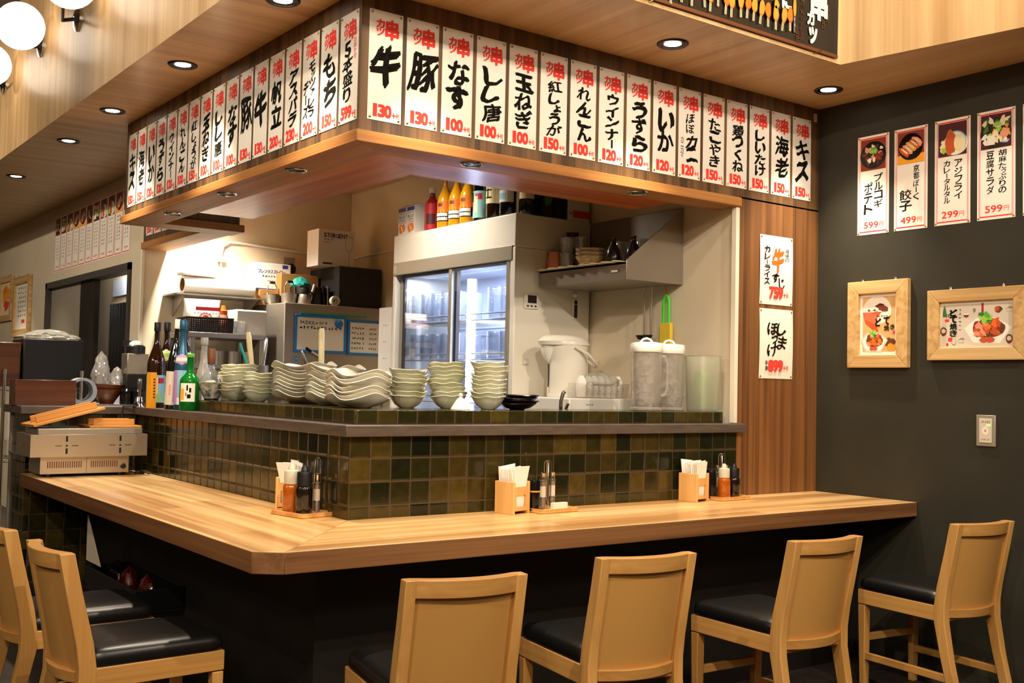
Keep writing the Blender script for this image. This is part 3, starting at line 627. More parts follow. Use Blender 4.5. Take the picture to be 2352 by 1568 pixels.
# wooden picture frames
def framed(M, w_, h, fr, label, art, depth=0.034, group='wooden picture frames on the dark wall'):
    t = thing('picture_frame', label, 'picture frame', group=group); t.matrix_world = M
    for nm, mat, pts in (('frame_rail', 'frame_wood', [(-w_ / 2, h / 2), (w_ / 2, h / 2), (w_ / 2 - fr, h / 2 - fr), (-w_ / 2 + fr, h / 2 - fr)]), ('frame_rail', 'frame_wood', [(-w_ / 2, -h / 2), (-w_ / 2 + fr, -h / 2 + fr), (w_ / 2 - fr, -h / 2 + fr), (w_ / 2, -h / 2)]),
                     ('frame_stile', 'frame_wood_z', [(-w_ / 2, -h / 2), (-w_ / 2, h / 2), (-w_ / 2 + fr, h / 2 - fr), (-w_ / 2 + fr, -h / 2 + fr)]), ('frame_stile', 'frame_wood_z', [(w_ / 2, -h / 2), (w_ / 2 - fr, -h / 2 + fr), (w_ / 2 - fr, h / 2 - fr), (w_ / 2, h / 2)])):
        m_ = MB(); m_.prism(pts[::-1], 0.001, depth, mat); m_.build(nm, t, 0.003)
    m_ = MB(); m_.rect(0, 0, w_ - fr * 1.9, h - fr * 1.9, 'poster_white', 0.012); art(m_, w_ - 2 * fr, h - 2 * fr, 0.0125); m_.build('picture', t)
    for s in (-1, 1):
        m_ = MB(); m_.lathe([(0.008, -0.002), (0.008, 0.008), (0.005, 0.014), (0.0001, 0.015)], 'chrome', 12, (0, 0, 0)); k = m_.build('hanger', t); k.location = (s * w_ * 0.27, h / 2 + 0.002, 0.012); k.rotation_euler = (-math.pi / 2, 0, 0)
    return t
def art_tall(m, w_, h, z):
    m.rect(0, -h * .01, w_ * .9, h * .93, 'poster_white', z); m.rect(0, 0, w_ * .86, h * .9, 'tan', z + .0002)
    m.blob(-w_ * .05, h * .23, w_ * .38, h * .23, 'paper_matte', z + .0004, .02)
    m.poly([(-w_ * .43, h * .20, z + .0008), (-w_ * .36, h * .02, z + .0008), (-w_ * .14, -h * .1, z + .0008), (0, -h * .13, z + .0008), (-w_ * .06, 0, z + .0008), (-w_ * .04, h * .1, z + .0008), (w_ * .12, h * .24, z + .0008), (-w_ * .1, h * .20, z + .0008)], 'meat')
    for k in range(9): m.rect(-w_ * .36 + k * w_ * .04, h * .16 - k * h * .012, w_ * .012, h * .16, 'salmon', z + .001)
    for k in range(7): m.blob(-w_ * .28 + k * w_ * .05, h * .22 + (k % 3) * h * .012, w_ * .07, h * .022, ['paper_matte', 'meat_dark', 'poster_white'][k % 3], z + .0012 + k * .00005, .3, k)
    for k in range(3): m.blob(w_ * .04 + k * w_ * .05, h * .30 - k * h * .03, w_ * .12, h * .035, ['plum', 'meat_dark', 'brown'][k], z + .0014 + k * .0002, .25, k + 4)
    m.scrib(-w_ * .08, w_ * .32, h * .13, h * .035, 'ink_grey', z + .0015, 5, 6)
    m.char('ど', -w_ * .01, h * .03, w_ * .14, h * .12, 'ink', z + .002, 0.06); m.char('て', w_ * .21, h * .05, w_ * .14, h * .12, 'ink', z + .002, 0.06); m.char('焼', w_ * .21, -h * .065, w_ * .13, h * .09, 'ink', z + .002, 0.05); m.char('き', w_ * .36, -h * .05, w_ * .1, h * .08, 'ink', z + .002, 0.06)
    m.rect(w_ * .40, -h * .14, w_ * .06, h * .05, 'red_ink', z + .001); m.blob(w_ * .3, -h * .32, w_ * .14, h * .1, 'brown', z + .0006, .2, 2); m.blob(w_ * .33, -h * .38, w_ * .13, h * .06, 'fry', z + .0008, .2, 3)
    food(m, -w_ * .13, -h * .27, w_ * .72, h * .40, 'dote', z + .0015, 4)
def art_wide(m, w_, h, z):
    m.rect(0, -h * .02, w_ * .98, h * .93, 'card', z)
    food(m, w_ * .14, -h * .10, w_ * .70, h * .78, 'dote', z + .0006, 9)
    m.vtext('どて焼き', -w_ * .315, h * .34, -h * .26, w_ * .095, 'ink', z + .002, 0.07); m.scrib(-w_ * .42, -w_ * .37, h * .2, h * .1, 'ink', z + .001, 3, 2); m.rect(-w_ * .405, h * .1, w_ * .06, h * .06, 'red_ink', z + .001)
    m.poly([(-w_ * .445, h * .42, z + .001), (-w_ * .435, h * .42, z + .001), (-w_ * .415, h * .28, z + .001), (-w_ * .415, h * .18, z + .001), (-w_ * .465, h * .18, z + .001), (-w_ * .465, h * .28, z + .001)], 'leaf_dark')
    for k in range(6): m.scrib(-w_ * .245, -w_ * .205, h * (.32 - .085 * k), h * .055, 'ink_grey', z + .001, 11 + k, 1)
    m.blob(-w_ * .14, h * .2, w_ * .035, h * .05, 'meat_dark', z + .001, .05); m.blob(-w_ * .14, h * .225, w_ * .04, h * .02, 'poster_white', z + .0012, .03); m.blob(-w_ * .03, h * .30, w_ * .02, h * .05, 'ink_pale', z + .001, .2, 2)
    m.rect(w_ * .08, h * .32, w_ * .03, h * .26, 'deep_red', z + .0005); m.blob(w_ * .29, h * .30, w_ * .05, h * .07, 'brown', z + .001, .15, 5); m.blob(w_ * .27, h * .31, w_ * .03, h * .05, 'meat', z + .0012, .1, 5)
    for x, y in ((w_ * .43, h * .28), (-w_ * .21, -h * .36)):
        m.rect(x, y, w_ * .07, h * .07, 'ink_pale', z + .0008); m.rect(x, y, w_ * .064, h * .062, 'card', z + .001); m.poly([(x - w_ * .035, y + h * .035, z + .001), (x + w_ * .01, y + h * .075, z + .001), (x + w_ * .055, y + h * .05, z + .001), (x + w_ * .035, y + h * .035, z + .001)], 'ink_pale')
    for x, y in ((-w_ * .455, -h * .14), (w_ * .43, -h * .33)):
        m.blob(x, y, w_ * .045, h * .1, 'brown', z + .001, .06, 2); m.blob(x, y + h * .01, w_ * .03, h * .05, 'card', z + .0013, .1, 3)
    m.blob(-w_ * .31, -h * .38, w_ * .03, h * .07, 'ink_pale', z + .0008, .05); m.blob(-w_ * .31, -h * .37, w_ * .026, h * .06, 'card', z + .001, .05); m.rect(-w_ * .36, -h * .32, w_ * .06, h * .08, 'red_ink', z + .0012); m.rect(-w_ * .40, -h * .43, w_ * .025, h * .06, 'deep_red', z + .001)
framed(plane('s', PX, -0.430, 1.868), 0.388, 0.488, 0.072, 'tall wooden frame holding an orange poster of どて焼き on the dark wall', art_tall)
framed(plane('s', PX, -1.012, 1.849), 0.540, 0.372, 0.066, 'wide wooden frame holding a pale poster of どて焼き on the dark wall', art_wide)
# wall switch
t = thing('wall_switch', 'beige switch plate with a green light low on the dark wall', 'switch'); t.matrix_world = plane('s', PX, -1.061, 1.302)
m_ = MB(); m_.box(-0.052, 0.052, -0.080, 0.080, 0, 0.008, 'grey_band'); m_.build('plate', t, 0.003)
m_ = MB(); m_.box(-0.034, 0.034, -0.062, 0.062, 0.008, 0.012, 'card'); m_.scrib(-0.025, 0.025, 0.045, 0.016, 'ink_pale', 0.0125, 2, 5); m_.blob(0, 0.0, 0.018, 0.022, 'paper_matte', 0.0124, 0.01); m_.blob(0, 0.0, 0.006, 0.007, 'pink_line', 0.0126, 0.01); m_.scrib(-0.025, 0.025, -0.045, 0.01, 'ink_pale', 0.0125, 3, 6); m_.build('rocker', t, 0.002)
m_ = MB(); m_.box(0.008, 0.026, 0.026, 0.031, 0.0122, 0.0135, 'green_led'); m_.build('indicator_light', t)
# black banner on the wooden fascia
t = thing('skewer_banner', 'black banner with fried skewers and white カツ lettering hanging on the fascia', 'banner'); t.matrix_world = plane('f', 1.62, -0.64, 3.62)
BW, BH = 1.545, 0.84
m_ = MB(); sheet(m_, BW, BH, 'black_gloss', 0.004, 0.003); z = 0.009
bx = lambda X: X - 1.62
bz = lambda Z: Z - 3.62
q = random.Random(3)
sk = [(1.13, 3.20), (1.194, 3.194), (1.26, 3.215), (1.325, 3.213), (1.41, 3.226), (1.444, 3.215), (1.496, 3.250), (1.546, 3.224), (1.585, 3.219), (1.651, 3.233), (1.692, 3.238), (1.738, 3.235), (1.785, 3.231), (1.843, 3.230), (1.898, 3.227), (1.945, 3.232), (2.004, 3.243)]
for i, (X, Z) in enumerate(sk):
    a = (.10, -.06, .12, .05, -.12, .08, .02, .1, .06, .0, .12, .10, .16, .0, .02, .18, .0)[i]; zz = z + .0004 * i
    for s in (-.0042, .0042): m_.poly([(bx(X) + s - .0025, bz(Z), zz), (bx(X) + s + .0025, bz(Z), zz), (bx(X) + s + .0025 + a * .05, bz(Z) + .07, zz), (bx(X) + s - .0025 + a * .05, bz(Z) + .07, zz)], 'stick')
    cx_, cz_ = bx(X) + a * .09, bz(Z) + .080
    m_.blob(cx_, cz_, .021, .040, ['fry_dark', 'meat', 'fry_dark'][i % 3], zz + .0002, .10, i, 22, -a); m_.blob(cx_ - .001, cz_ + .003, .017, .035, ['fry', 'orange', 'fry'][i % 3], zz + .0003, .10, i, 22, -a)
    if i % 4 == 2: m_.blob(cx_ + .004, cz_ + .046, .018, .022, 'fry', zz + .0003, .1, i)
m_.rect(bx(2.045), bz(3.29), .018, .09, 'ink_grey', z); m_.scrib(bx(2.04), bz(0) * 0 + bx(2.05), bz(3.29), .08, 'card', z + .0004, 3, 1); m_.blob(bx(2.045), bz(3.375), .012, .05, 'fry', z + .0004, .05, 4)
m_.char('に', bx(1.985), bz(3.39), 0.065, 0.075, 'poster_white', z, 0.07)
m_.char('串', bx(2.235), bz(3.435), 0.12, 0.16, 'poster_white', z, 0.07, 0, 3); m_.char('カ', bx(2.170), bz(3.345), 0.050, 0.062, 'poster_white', z, 0.07, 0, 2); m_.char('ツ', bx(2.188), bz(3.262), 0.058, 0.075, 'poster_white', z, 0.08, 0, 1)
for X, Zs in ((2.105, (3.42, 3.39, 3.36, 3.33, 3.30, 3.275, 3.25, 3.228)), (2.070, (3.275, 3.25, 3.228, 3.206)), (2.305, (3.42, 3.39, 3.36)), (2.27, (3.345, 3.32))):
    for k, Z in enumerate(Zs): m_.scrib(bx(X) - .014, bx(X) + .014, bz(Z), .026, 'brown', z, k + int(X * 100), 2)
m_.build('banner_sheet', t)
for X in (1.10, 2.235):
    m_ = MB(); m_.tube([(bx(X) - .025, bz(3.178), -.004), (bx(X) + .02, bz(3.200), .012)], .0022, 'brass'); m_.build('banner_tie', t)
m_ = MB(); m_.box(-BW / 2, BW / 2, -BH / 2 - .012, -BH / 2 + .004, -.004, .006, 'brown'); m_.build('bottom_rod', t)

# posters and frames on the far side wall
kinds = ['bulgogi', 'gyoza', 'ajifry', 'salad']
for i in range(11):
    y = 7.25 - 0.2235 * i
    w_, h = 0.212, 0.545; mb = MB(); sheet(mb, w_, h, 'poster_white'); z = 0.0016
    for s in (-1, 1): mb.rect(s * w_ * .44, 0, w_ * .05, h * .95, 'pink_line', z)
    for s in (-1, 1): mb.rect(0, s * h * .475, w_ * .86, h * .015, 'red_ink', z)
    food(mb, 0, h * .32, w_ * .82, h * .30, kinds[(i * 3 + i // 4) % 4], z + .0002, i + 20)
    for c_ in (-.15, .12):
        for k in range(7): mb.scrib(w_ * c_ - .016, w_ * c_ + .016, h * (.11 - .06 * k), h * .045, 'ink_grey', z + .0004, i * 9 + k, 1)
    mb.scrib(-w_ * .25, w_ * .25, -h * .41, h * .05, 'red_ink', z + .0004, i, 4)
    o = mb.build('menu_poster', None, 0, plane('s', 0.549, y, 2.785))
    tag(o, 'photo menu poster over the far doorway, %s from the far end' % (['first'] + ORD[1:10] + ['eleventh'])[i], 'poster', 'photo menu posters over the far doorway')
def art_a(m, w_, h, z):
    m.rect(0, 0, w_, h, 'cream', z); m.blob(0, h * .15, w_ * .4, h * .25, 'amber', z + .0003, .2, 1); m.blob(w_ * .05, -h * .2, w_ * .25, h * .15, 'red_ink', z + .0005, .3, 2); m.blob(-w_ * .1, h * .25, w_ * .2, h * .1, 'orange', z + .0006, .3, 3)
def art_b(m, w_, h, z):
    m.rect(0, 0, w_, h, 'paper_matte', z)
    for k in range(7): m.scrib(-w_ * .35, w_ * .3, h * (.4 - .1 * k), h * .07, 'ink_pale', z + .0004, k, 4)
    m.rect(w_ * .1, -h * .33, w_ * .25, h * .08, 'red_ink', z + .0005)
framed(plane('s', 0.549, 9.45, 2.36), 0.68, 0.52, 0.07, 'wooden frame with a yellow and red picture at the far end of the side wall', art_a, group='wooden frames on the far side wall')
framed(plane('s', 0.549, 8.63, 2.235), 0.78, 0.66, 0.08, 'wooden frame with pale lettering on the side wall beside the far doorway', art_b, group='wooden frames on the far side wall')

# ================================================================== BAR STOOLS
def make_stool(label, loc, rz):
    t = thing('bar_stool', label, 'stool', loc, rz, 'wooden bar stools at the counter')
    W_ = 0.407; ZT = 0.886; hx = W_ / 2
    for s in (-1, 1):      # rear leg running up into the back post, bent at the seat
        m = MB(); xo = s * (hx - 0.018); rings = []
        for zz, y0, y1, hw in ((0, -0.020, 0.030, 0.016), (0.25, 0.045, 0.096, 0.019), (0.42, 0.076, 0.134, 0.020), (0.50, 0.076, 0.134, 0.020), (0.58, 0.064, 0.122, 0.019), (0.75, 0.027, 0.080, 0.018), (ZT, 0.0, 0.050, 0.018)):
            rings.append([(xo - hw, y0, zz), (xo + hw, y0, zz), (xo + hw, y1, zz), (xo - hw, y1, zz)])
        m.loft(rings, 'stool_wood'); m.build('rear_leg', t, 0.003)
        m = MB(); rings = []
        for zz, e in ((0, 0.006), (0.42, 0)):
            rings.append([(s * (hx - 0.042) , 0.548 + e, zz), (s * hx - s * e, 0.548 + e, zz), (s * hx - s * e, 0.59 - e, zz), (s * (hx - 0.042), 0.59 - e, zz)])
        m.loft(rings, 'stool_wood'); m.build('front_leg', t, 0.003)
        m = MB(); m.box(s * hx - (0.024 if s > 0 else 0), s * hx + (0.024 if s < 0 else 0), 0.120, 0.592, 0.424, 0.495, 'stool_wood_y'); m.build('apron', t, 0.003)
        m = MB(); m.box(s * (hx - 0.018) - 0.011, s * (hx - 0.018) + 0.011, 0.05, 0.56, 0.150, 0.185, 'stool_wood_y'); m.build('side_stretcher', t, 0.003)
    m = MB(); m.box(-hx + 0.022, hx - 0.022, 0.568, 0.590, 0.424, 0.495, 'stool_wood_x'); m.build('apron', t, 0.003)
    m = MB(); m.box(-hx + 0.022, hx - 0.022, 0.095, 0.117, 0.424, 0.475, 'stool_wood_x'); m.build('apron', t, 0.003)
    m = MB(); m.box(-hx + 0.022, hx - 0.022, 0.556, 0.580, 0.24, 0.275, 'stool_wood_x'); m.build('footrest', t, 0.003)
    def yb(z): return 0.0 + (ZT - z) * 0.072 / 0.36     # rear face of the leaning back
    def rail(z0, z1, bow, name, th=0.040, mat='stool_wood_x'):
        m = MB(); n = 12; rings = []
        for i in range(n + 1):
            u = -1 + 2 * i / n; x = u * (hx - 0.034); b = bow * (1 - u * u)
            rings.append([(x, yb(z0) - b + 0.004, z0), (x, yb(z0) - b + th, z0), (x, yb(z1) - b + th, z1), (x, yb(z1) - b + 0.004, z1)])
        m.loft(rings, mat); return m.build(name, t, 0.003)
    rail(0.828, ZT, 0.040, 'top_rail', 0.050)
    rail(0.440, 0.482, 0.046, 'lower_rail', 0.050)
    m = MB(); n = 14; k = 6; rings = []
    for i in range(n + 1):
        u = -1 + 2 * i / n; x = u * (hx - 0.034); b = 0.038 * (1 - u * u); rings.append((x, b))
    for off in (0.018, 0.028):
        for x, b in rings: m.v += [(x, yb(0.475) - b + off, 0.475), (x, yb(0.834) - b + off, 0.834)]
    a = 2 * (n + 1); i0 = m.mi('stool_panel')
    for i in range(n):
        for f in ((2 * i, 2 * i + 2, 2 * i + 3, 2 * i + 1), (a + 2 * i, a + 2 * i + 1, a + 2 * i + 3, a + 2 * i + 2)): m.f.append(f); m.m.append(i0)
    m.build('back_panel', t)
    # padded seat
    m = MB(); n = 40; rings = []; cx_, cy_ = 0.0, 0.352; ax, ay = hx - 0.001, 0.244
    for z, sc_ in ((0.494, 0.975), (0.500, 1.0), (0.522, 1.005), (0.540, 0.985), (0.552, 0.93), (0.560, 0.80), (0.565, 0.55), (0.567, 0.25)):
        r_ = []
        for i in range(n):
            a = 2 * math.pi * i / n; ca, sa = math.cos(a), math.sin(a); e = 0.16
            r_.append((cx_ + sc_ * ax * math.copysign(abs(ca) ** e, ca), cy_ + sc_ * ay * math.copysign(abs(sa) ** e, sa), z))
        rings.append(r_)
    m.loft(rings, 'leather'); m.build('seat_cushion', t, sharp=60)
    return t
st = make_stool('bar stool with its back close to the camera, nearest the clipped counter corner', (-0.275, -1.305, 0), -0.193)
dup(st, (0.532, -1.266, 0), -0.154, 'second bar stool along the front of the counter from its clipped corner')
dup(st, (1.503, -1.300, 0), -0.046, 'third bar stool along the front of the counter from its clipped corner')
dup(st, (2.659, -1.309, 0), -0.114, 'bar stool standing against the dark wall under the wide frame')
dup(st, (-1.226, -0.083, 0), -math.pi / 2 + 0.043, 'bar stool with a full black seat in view at the side of the counter')
dup(st, (-1.257, 0.587, 0), -math.pi / 2 + 0.015, 'bar stool cut by the picture edge, farther along the side of the counter')

# ================================================================== CONDIMENT SETS ON THE COUNTER
def napkin_holder(loc, rz, label, seed=0):
    short = ('', 'holder by the tiled corner', 'holder halfway along the counter', 'holder nearest the pillar')[seed]
    t = thing('napkin_holder', label, 'napkin holder', loc, rz, 'wooden napkin holders on the counter')
    wd, dp, h = 0.118, 0.112, 0.146      # local: slotted front faces -y, x runs along the front
    m = MB(); m.box(-wd / 2, -wd / 2 + 0.012, 0, dp, 0, h, 'light_wood'); m.build('side_board', t, 0.002)
    m = MB(); m.box(wd / 2 - 0.012, wd / 2, 0, dp, 0, h, 'light_wood'); m.build('side_board', t, 0.002)
    m = MB(); m.box(-wd / 2 + 0.012, wd / 2 - 0.012, dp - 0.010, dp, 0.004, h, 'light_wood'); m.build('back_board', t)
    m = MB(); m.box(-wd / 2 + 0.012, wd / 2 - 0.012, 0.004, 0.012, 0.085, 0.122, 'light_wood'); m.box(-wd / 2 + 0.012, wd / 2 - 0.012, 0.004, 0.012, 0.014, 0.032, 'light_wood')
    m.box(-wd / 2 + 0.012, -wd / 2 + 0.026, 0.004, 0.012, 0.032, 0.085, 'light_wood'); m.box(wd / 2 - 0.026, wd / 2 - 0.012, 0.004, 0.012, 0.032, 0.085, 'light_wood'); m.build('front_board', t)
    m = MB(); m.box(-wd / 2 + 0.012, wd / 2 - 0.012, 0.012, dp - 0.010, 0.014, 0.022, 'light_wood'); m.build('floor_board', t)
    q = random.Random(seed)
    for k in range(9):
        y = 0.018 + 0.009 * k; a = q.uniform(-0.10, 0.10) + (k - 4) * 0.014; hh = 0.205 + q.uniform(-0.012, 0.010); hw = 0.043; m = MB(); vs = []; n = 6
        for yy in (0, 0.0035):
            for j in range(n + 1):
                z = 0.024 + (hh - 0.024) * j / n; sp_ = 1 + 0.20 * max(0, (z - 0.14) / 0.06)
                for s in (-1, 1): vs.append((s * hw * sp_ + math.sin(a) * max(0, z - 0.12) * 0.8, y + yy + (k - 4) * 0.0012 * j / n * 3, z + (0.006 * s * math.sin(k * 2.1) if j == n else 0)))
        A_ = 2 * (n + 1); fs = []
        for j in range(n):
            b = 2 * j; fs += [(b, b + 1, b + 3, b + 2), (A_ + b, A_ + b + 2, A_ + b + 3, A_ + b + 1), (b, b + 2, A_ + b + 2, A_ + b), (b + 1, A_ + b + 1, A_ + b + 3, b + 3)]
        fs.append((2 * n, 2 * n + 1, A_ + 2 * n + 1, A_ + 2 * n)); m.add(vs, fs, 'tissue')
        tag(put(m.build('paper_napkin'), loc, rz), 'white folded napkin, %s from the slot, in the %s' % (ORD[k] if k else 'first', short), 'napkin', 'paper napkins in the holders')
    return t
def tray(loc, rz, w_, d, label):
    t = thing('condiment_tray', label, 'tray', loc, rz, 'wooden trays on the counter')
    def rr(x, y, r, n=5):
        return [(sx * (x - r) + r * math.cos(a0 + math.pi / 2 * i / n), sy_ * (y - r) + r * math.sin(a0 + math.pi / 2 * i / n)) for sx, sy_, a0 in ((1, 1, 0), (-1, 1, math.pi / 2), (-1, -1, math.pi), (1, -1, 1.5 * math.pi)) for i in range(n + 1)]
    m = MB(); a, b = rr(w_ / 2 - .004, d / 2 - .004, .012), rr(w_ / 2, d / 2, .014); c_ = rr(w_ / 2 - .006, d / 2 - .006, .010)
    m.loft([[(x, y, 0) for x, y in a], [(x, y, 0.005) for x, y in b], [(x, y, 0.008) for x, y in b], [(x, y, 0.010) for x, y in a], [(x, y, 0.020) for x, y in b], [(x, y, 0.020) for x, y in c_], [(x, y, 0.008) for x, y in c_]], 'light_wood')
    m.build('tray_body', t, sharp=30); return t
def sauce(loc, r, h, liquid, cap, label, rz=0, body='sauce_orange'):
    t = thing('sauce_bottle', label, 'sauce bottle', loc, rz, 'sauce bottles on the counter')
    m = MB(); m.lathe([(r * .94, 0), (r, .004), (r, h * .50), (r * .97, h * .55), (r * .86, h * .585), (r * .78, h * .61), (r * .78, h * .64)], liquid, 28); m.build('bottle_body', t)
    m = MB(); m.lathe([(r * .88, h * .60), (r * .88, h * .84), (r * .84, h * .865), (r * .45, h * .88), (r * .40, h * .95), (r * .24, h * .985), (r * .22, h), (0.0001, h)], cap, 24); m.build('cap', t)
    return t
def shaker_rack(loc, rz, label, h=0.225, n=2):
    t = thing('shaker_rack', label, 'condiment rack', loc, rz, 'chrome shaker racks on the counter')
    m = MB()
    for y in (-0.012, 0.012):
        m.tube([(-0.012, y, 0.012), (-0.012, y, h - 0.014), (-0.008, y * .6, h - 0.004), (0, 0, h), (0.008, y * .6, h - 0.004), (0.012, y, h - 0.014), (0.012, y, 0.012)], 0.0022, 'chrome', 6)
    m.build('carry_loop', t)
    m = MB()
    for s in (-1, 1):
        for z in (0.055, 0.130):
            m.tube([(s * 0.042 + 0.019 * math.cos(a * math.pi / 8), 0.019 * math.sin(a * math.pi / 8), z) for a in range(16)], 0.0018, 'chrome', 6, True)
            m.tube([(s * 0.012, 0, z), (s * 0.025, 0, z)], 0.0018, 'chrome', 6)
    m.tube([(-0.06, 0, 0.004), (0.06, 0, 0.004)], 0.003, 'chrome', 6); m.tube([(-0.06, -0.02, 0.004), (-0.06, 0.02, 0.004)], 0.003, 'chrome', 6); m.tube([(0.06, -0.02, 0.004), (0.06, 0.02, 0.004)], 0.003, 'chrome', 6); m.tube([(-0.012, 0, 0.004), (-0.012, 0, 0.014)], 0.003, 'chrome', 6)
    m.tube([(0.012, 0, 0.004), (0.012, 0, 0.014)], 0.003, 'chrome', 6); m.build('wire_frame', t)
    return t
def shaker(loc, label, rz=0, h=0.168):
    t = thing('spice_shaker', label, 'shaker', loc, rz, 'steel spice shakers on the counter'); r = 0.0155
    m = MB(); m.lathe([(r, 0.008), (r, h * .30), (r * .98, h * .31), (r * .98, h * .62), (r, h * .63), (r, h * .80)], ['steel', 'steel', 'brown_glaze' if 0 else 'card', 'steel', 'steel'], 18); m.build('shaker_body', t)
    m = MB(); m.lathe([(r * .86, h * .80), (r * .84, h * .96), (r * .88, h * .97), (r * .86, h), (0.0001, h)], 'chrome', 18); m.build('shaker_cap', t); return t
Z9 = 0.90
def cset(o, rz, items):
    c, s = math.cos(rz), math.sin(rz)
    return [((o[0] + c * x - s * y, o[1] + s * x + c * y, Z9 + z), rz) for x, y, z in items]
# beside the tiled corner
tr_ = tray((-0.092, 0.245, Z9), math.radians(10), 0.172, 0.238, 'wooden tray with sauce bottles on the counter beside the tiled corner')
napkin_holder((-0.085, 0.425, Z9), math.radians(-60), 'wooden napkin holder behind the orange sauce, by the tiled corner', 1)
sauce((-0.134, 0.268, Z9 + 0.008), 0.037, 0.212, 'sauce_orange', 'cap_grey', 'orange sauce bottle with a grey cap beside the tiled corner')
sauce((-0.112, 0.188, Z9 + 0.008), 0.037, 0.210, 'sauce_dark', 'black_plastic', 'dark sauce bottle with a black cap, in front by the tiled corner')
(p, a), = cset((-0.022, 0.245), math.radians(60), [(0, 0, 0.008)])
shaker_rack(p, a, 'chrome shaker rack on the tray beside the tiled corner', 0.24)
for k, s in enumerate((-1, 1)):
    (p2, a2), = cset((-0.022, 0.245), math.radians(60), [(s * 0.042, 0, 0.010)]); shaker(p2, 'slim steel shaker in the rack by the tiled corner, %s' % ('on the camera side', 'on the wall side')[k], a2)
# middle of the front counter
napkin_holder((0.800, -0.150, Z9), math.radians(14), 'wooden napkin holder halfway along the front counter, white napkins fanned out', 2)
tray((0.985, -0.115, Z9), math.radians(4), 0.235, 0.165, 'wooden tray halfway along the front counter')
m = MB(); m.lathe([(0.026, 0), (0.027, 0.004), (0.027, 0.125), (0.024, 0.138), (0.0001, 0.14)], 'black_gloss', 24)
t = thing('soy_bottle', 'black cylinder bottle with an orange label beside the middle napkin holder', 'sauce bottle', (0.895, -0.118, Z9 + 0.008)); m.build('bottle_body', t)
m = MB(); m.shell([(0.0275, 0.085), (0.0275, 0.092)], 'fry', 24); m.build('label_band', t)
shaker_rack((1.005, -0.075, Z9 + 0.008), math.radians(20), 'chrome shaker rack on the tray halfway along the front counter', 0.225)
for k, s in enumerate((-1, 1)):
    (p2, a2), = cset((1.005, -0.075), math.radians(20), [(s * 0.042, 0, 0.010)]); shaker(p2, 'slim steel shaker in the middle rack, %s' % ('next to the black bottle', 'away from the black bottle')[k], a2)
m = MB(); m.box(-0.045, 0.045, -0.01, 0.01, 0, 0.032, 'paper_matte'); tag(put(m.build('sugar_packets'), (1.03, -0.135, Z9 + 0.008), math.radians(4)), 'pale packet holder lying in front on the middle tray', 'packet')
# by the wooden pillar
napkin_holder((1.985, -0.140, Z9), math.radians(12), 'wooden napkin holder nearest the wooden pillar, white napkins leaning over', 3)
tray((2.205, -0.095, Z9), math.radians(3), 0.235, 0.165, 'wooden tray nearest the wooden pillar')
m = MB(); m.lathe([(0.026, 0), (0.027, 0.004), (0.027, 0.135), (0.024, 0.148), (0.0001, 0.15)], 'black_gloss', 24)
t = thing('soy_bottle', 'plain black cylinder bottle beside the napkin holder near the wooden pillar', 'sauce bottle', (2.112, -0.080, Z9 + 0.008)); m.build('bottle_body', t)
sauce((2.175, -0.110, Z9 + 0.008), 0.034, 0.182, 'sauce_orange', 'cap_grey', 'orange sauce bottle with a pale cap near the wooden pillar')
sauce((2.268, -0.095, Z9 + 0.008), 0.033, 0.180, 'sauce_dark', 'black_plastic', 'dark sauce bottle with a black cap near the wooden pillar')
shaker_rack((2.225, -0.045, Z9 + 0.008), math.radians(10), 'chrome shaker rack on the tray near the wooden pillar', 0.232)
for k, s in enumerate((-1, 1)):
    (p2, a2), = cset((2.225, -0.045), math.radians(10), [(s * 0.042, 0, 0.010)]); shaker(p2, 'slim steel shaker in the pillar-side rack, %s' % ('next to the black cylinder', 'behind the dark sauce bottle')[k], a2)

# ================================================================== CROCKERY ON THE KERB
def plate_mesh(s, h, wav, mat, seed, sides=4, pw=3.2):
    """dish with a wavy rim: outer skin, rounded lip, inner skin"""
    q = random.Random(seed // 10); ph = q.uniform(-.25, .25); n = 48; m = MB()
    def ring(k, z, lift, inn=0.0):
        r_ = []
        for i in range(n):
            a = 2 * math.pi * i / n; c, s_ = math.cos(a), math.sin(a)
            rr = (abs(c) ** pw + abs(s_) ** pw) ** (-1 / pw) if sides == 4 else 1 + 0.03 * math.sin(3 * a + ph * 19) + 0.018 * math.sin(5 * a + ph * 9)
            rr = s * k * rr - inn
            wv = lift * wav * (math.cos(4 * a + math.pi + ph * .4) * (0.8 if sides == 4 else 0.25) + 0.35 * math.sin(2 * a + ph * 8) + 0.16 * math.sin(7 * a + ph * 20)) * -1
            r_.append((rr * c, rr * s_, z + wv))
        return r_
    t = 0.0045
    if sides == 4: prof = [(0.42, 0, 0), (0.46, 0.004, 0), (0.70, h * .34, .25), (0.90, h * .72, .75), (1.0, h, 1)]
    else: prof = [(0.38, 0, 0), (0.42, 0.004, 0), (0.66, h * .30, 0), (0.84, h * .68, .3), (0.96, h * .95, .9), (1.0, h, 1)]
    rings = [ring(*p) for p in prof]
    rings.append(ring(1.0, h + t * .6, 1, t * .5)); rings.append(ring(1.0, h, 1, t * 1.2))
    rings += [ring(k, z + t, l, t) for k, z, l in prof[::-1][1:-1]]
    m.loft(rings, mat); return m
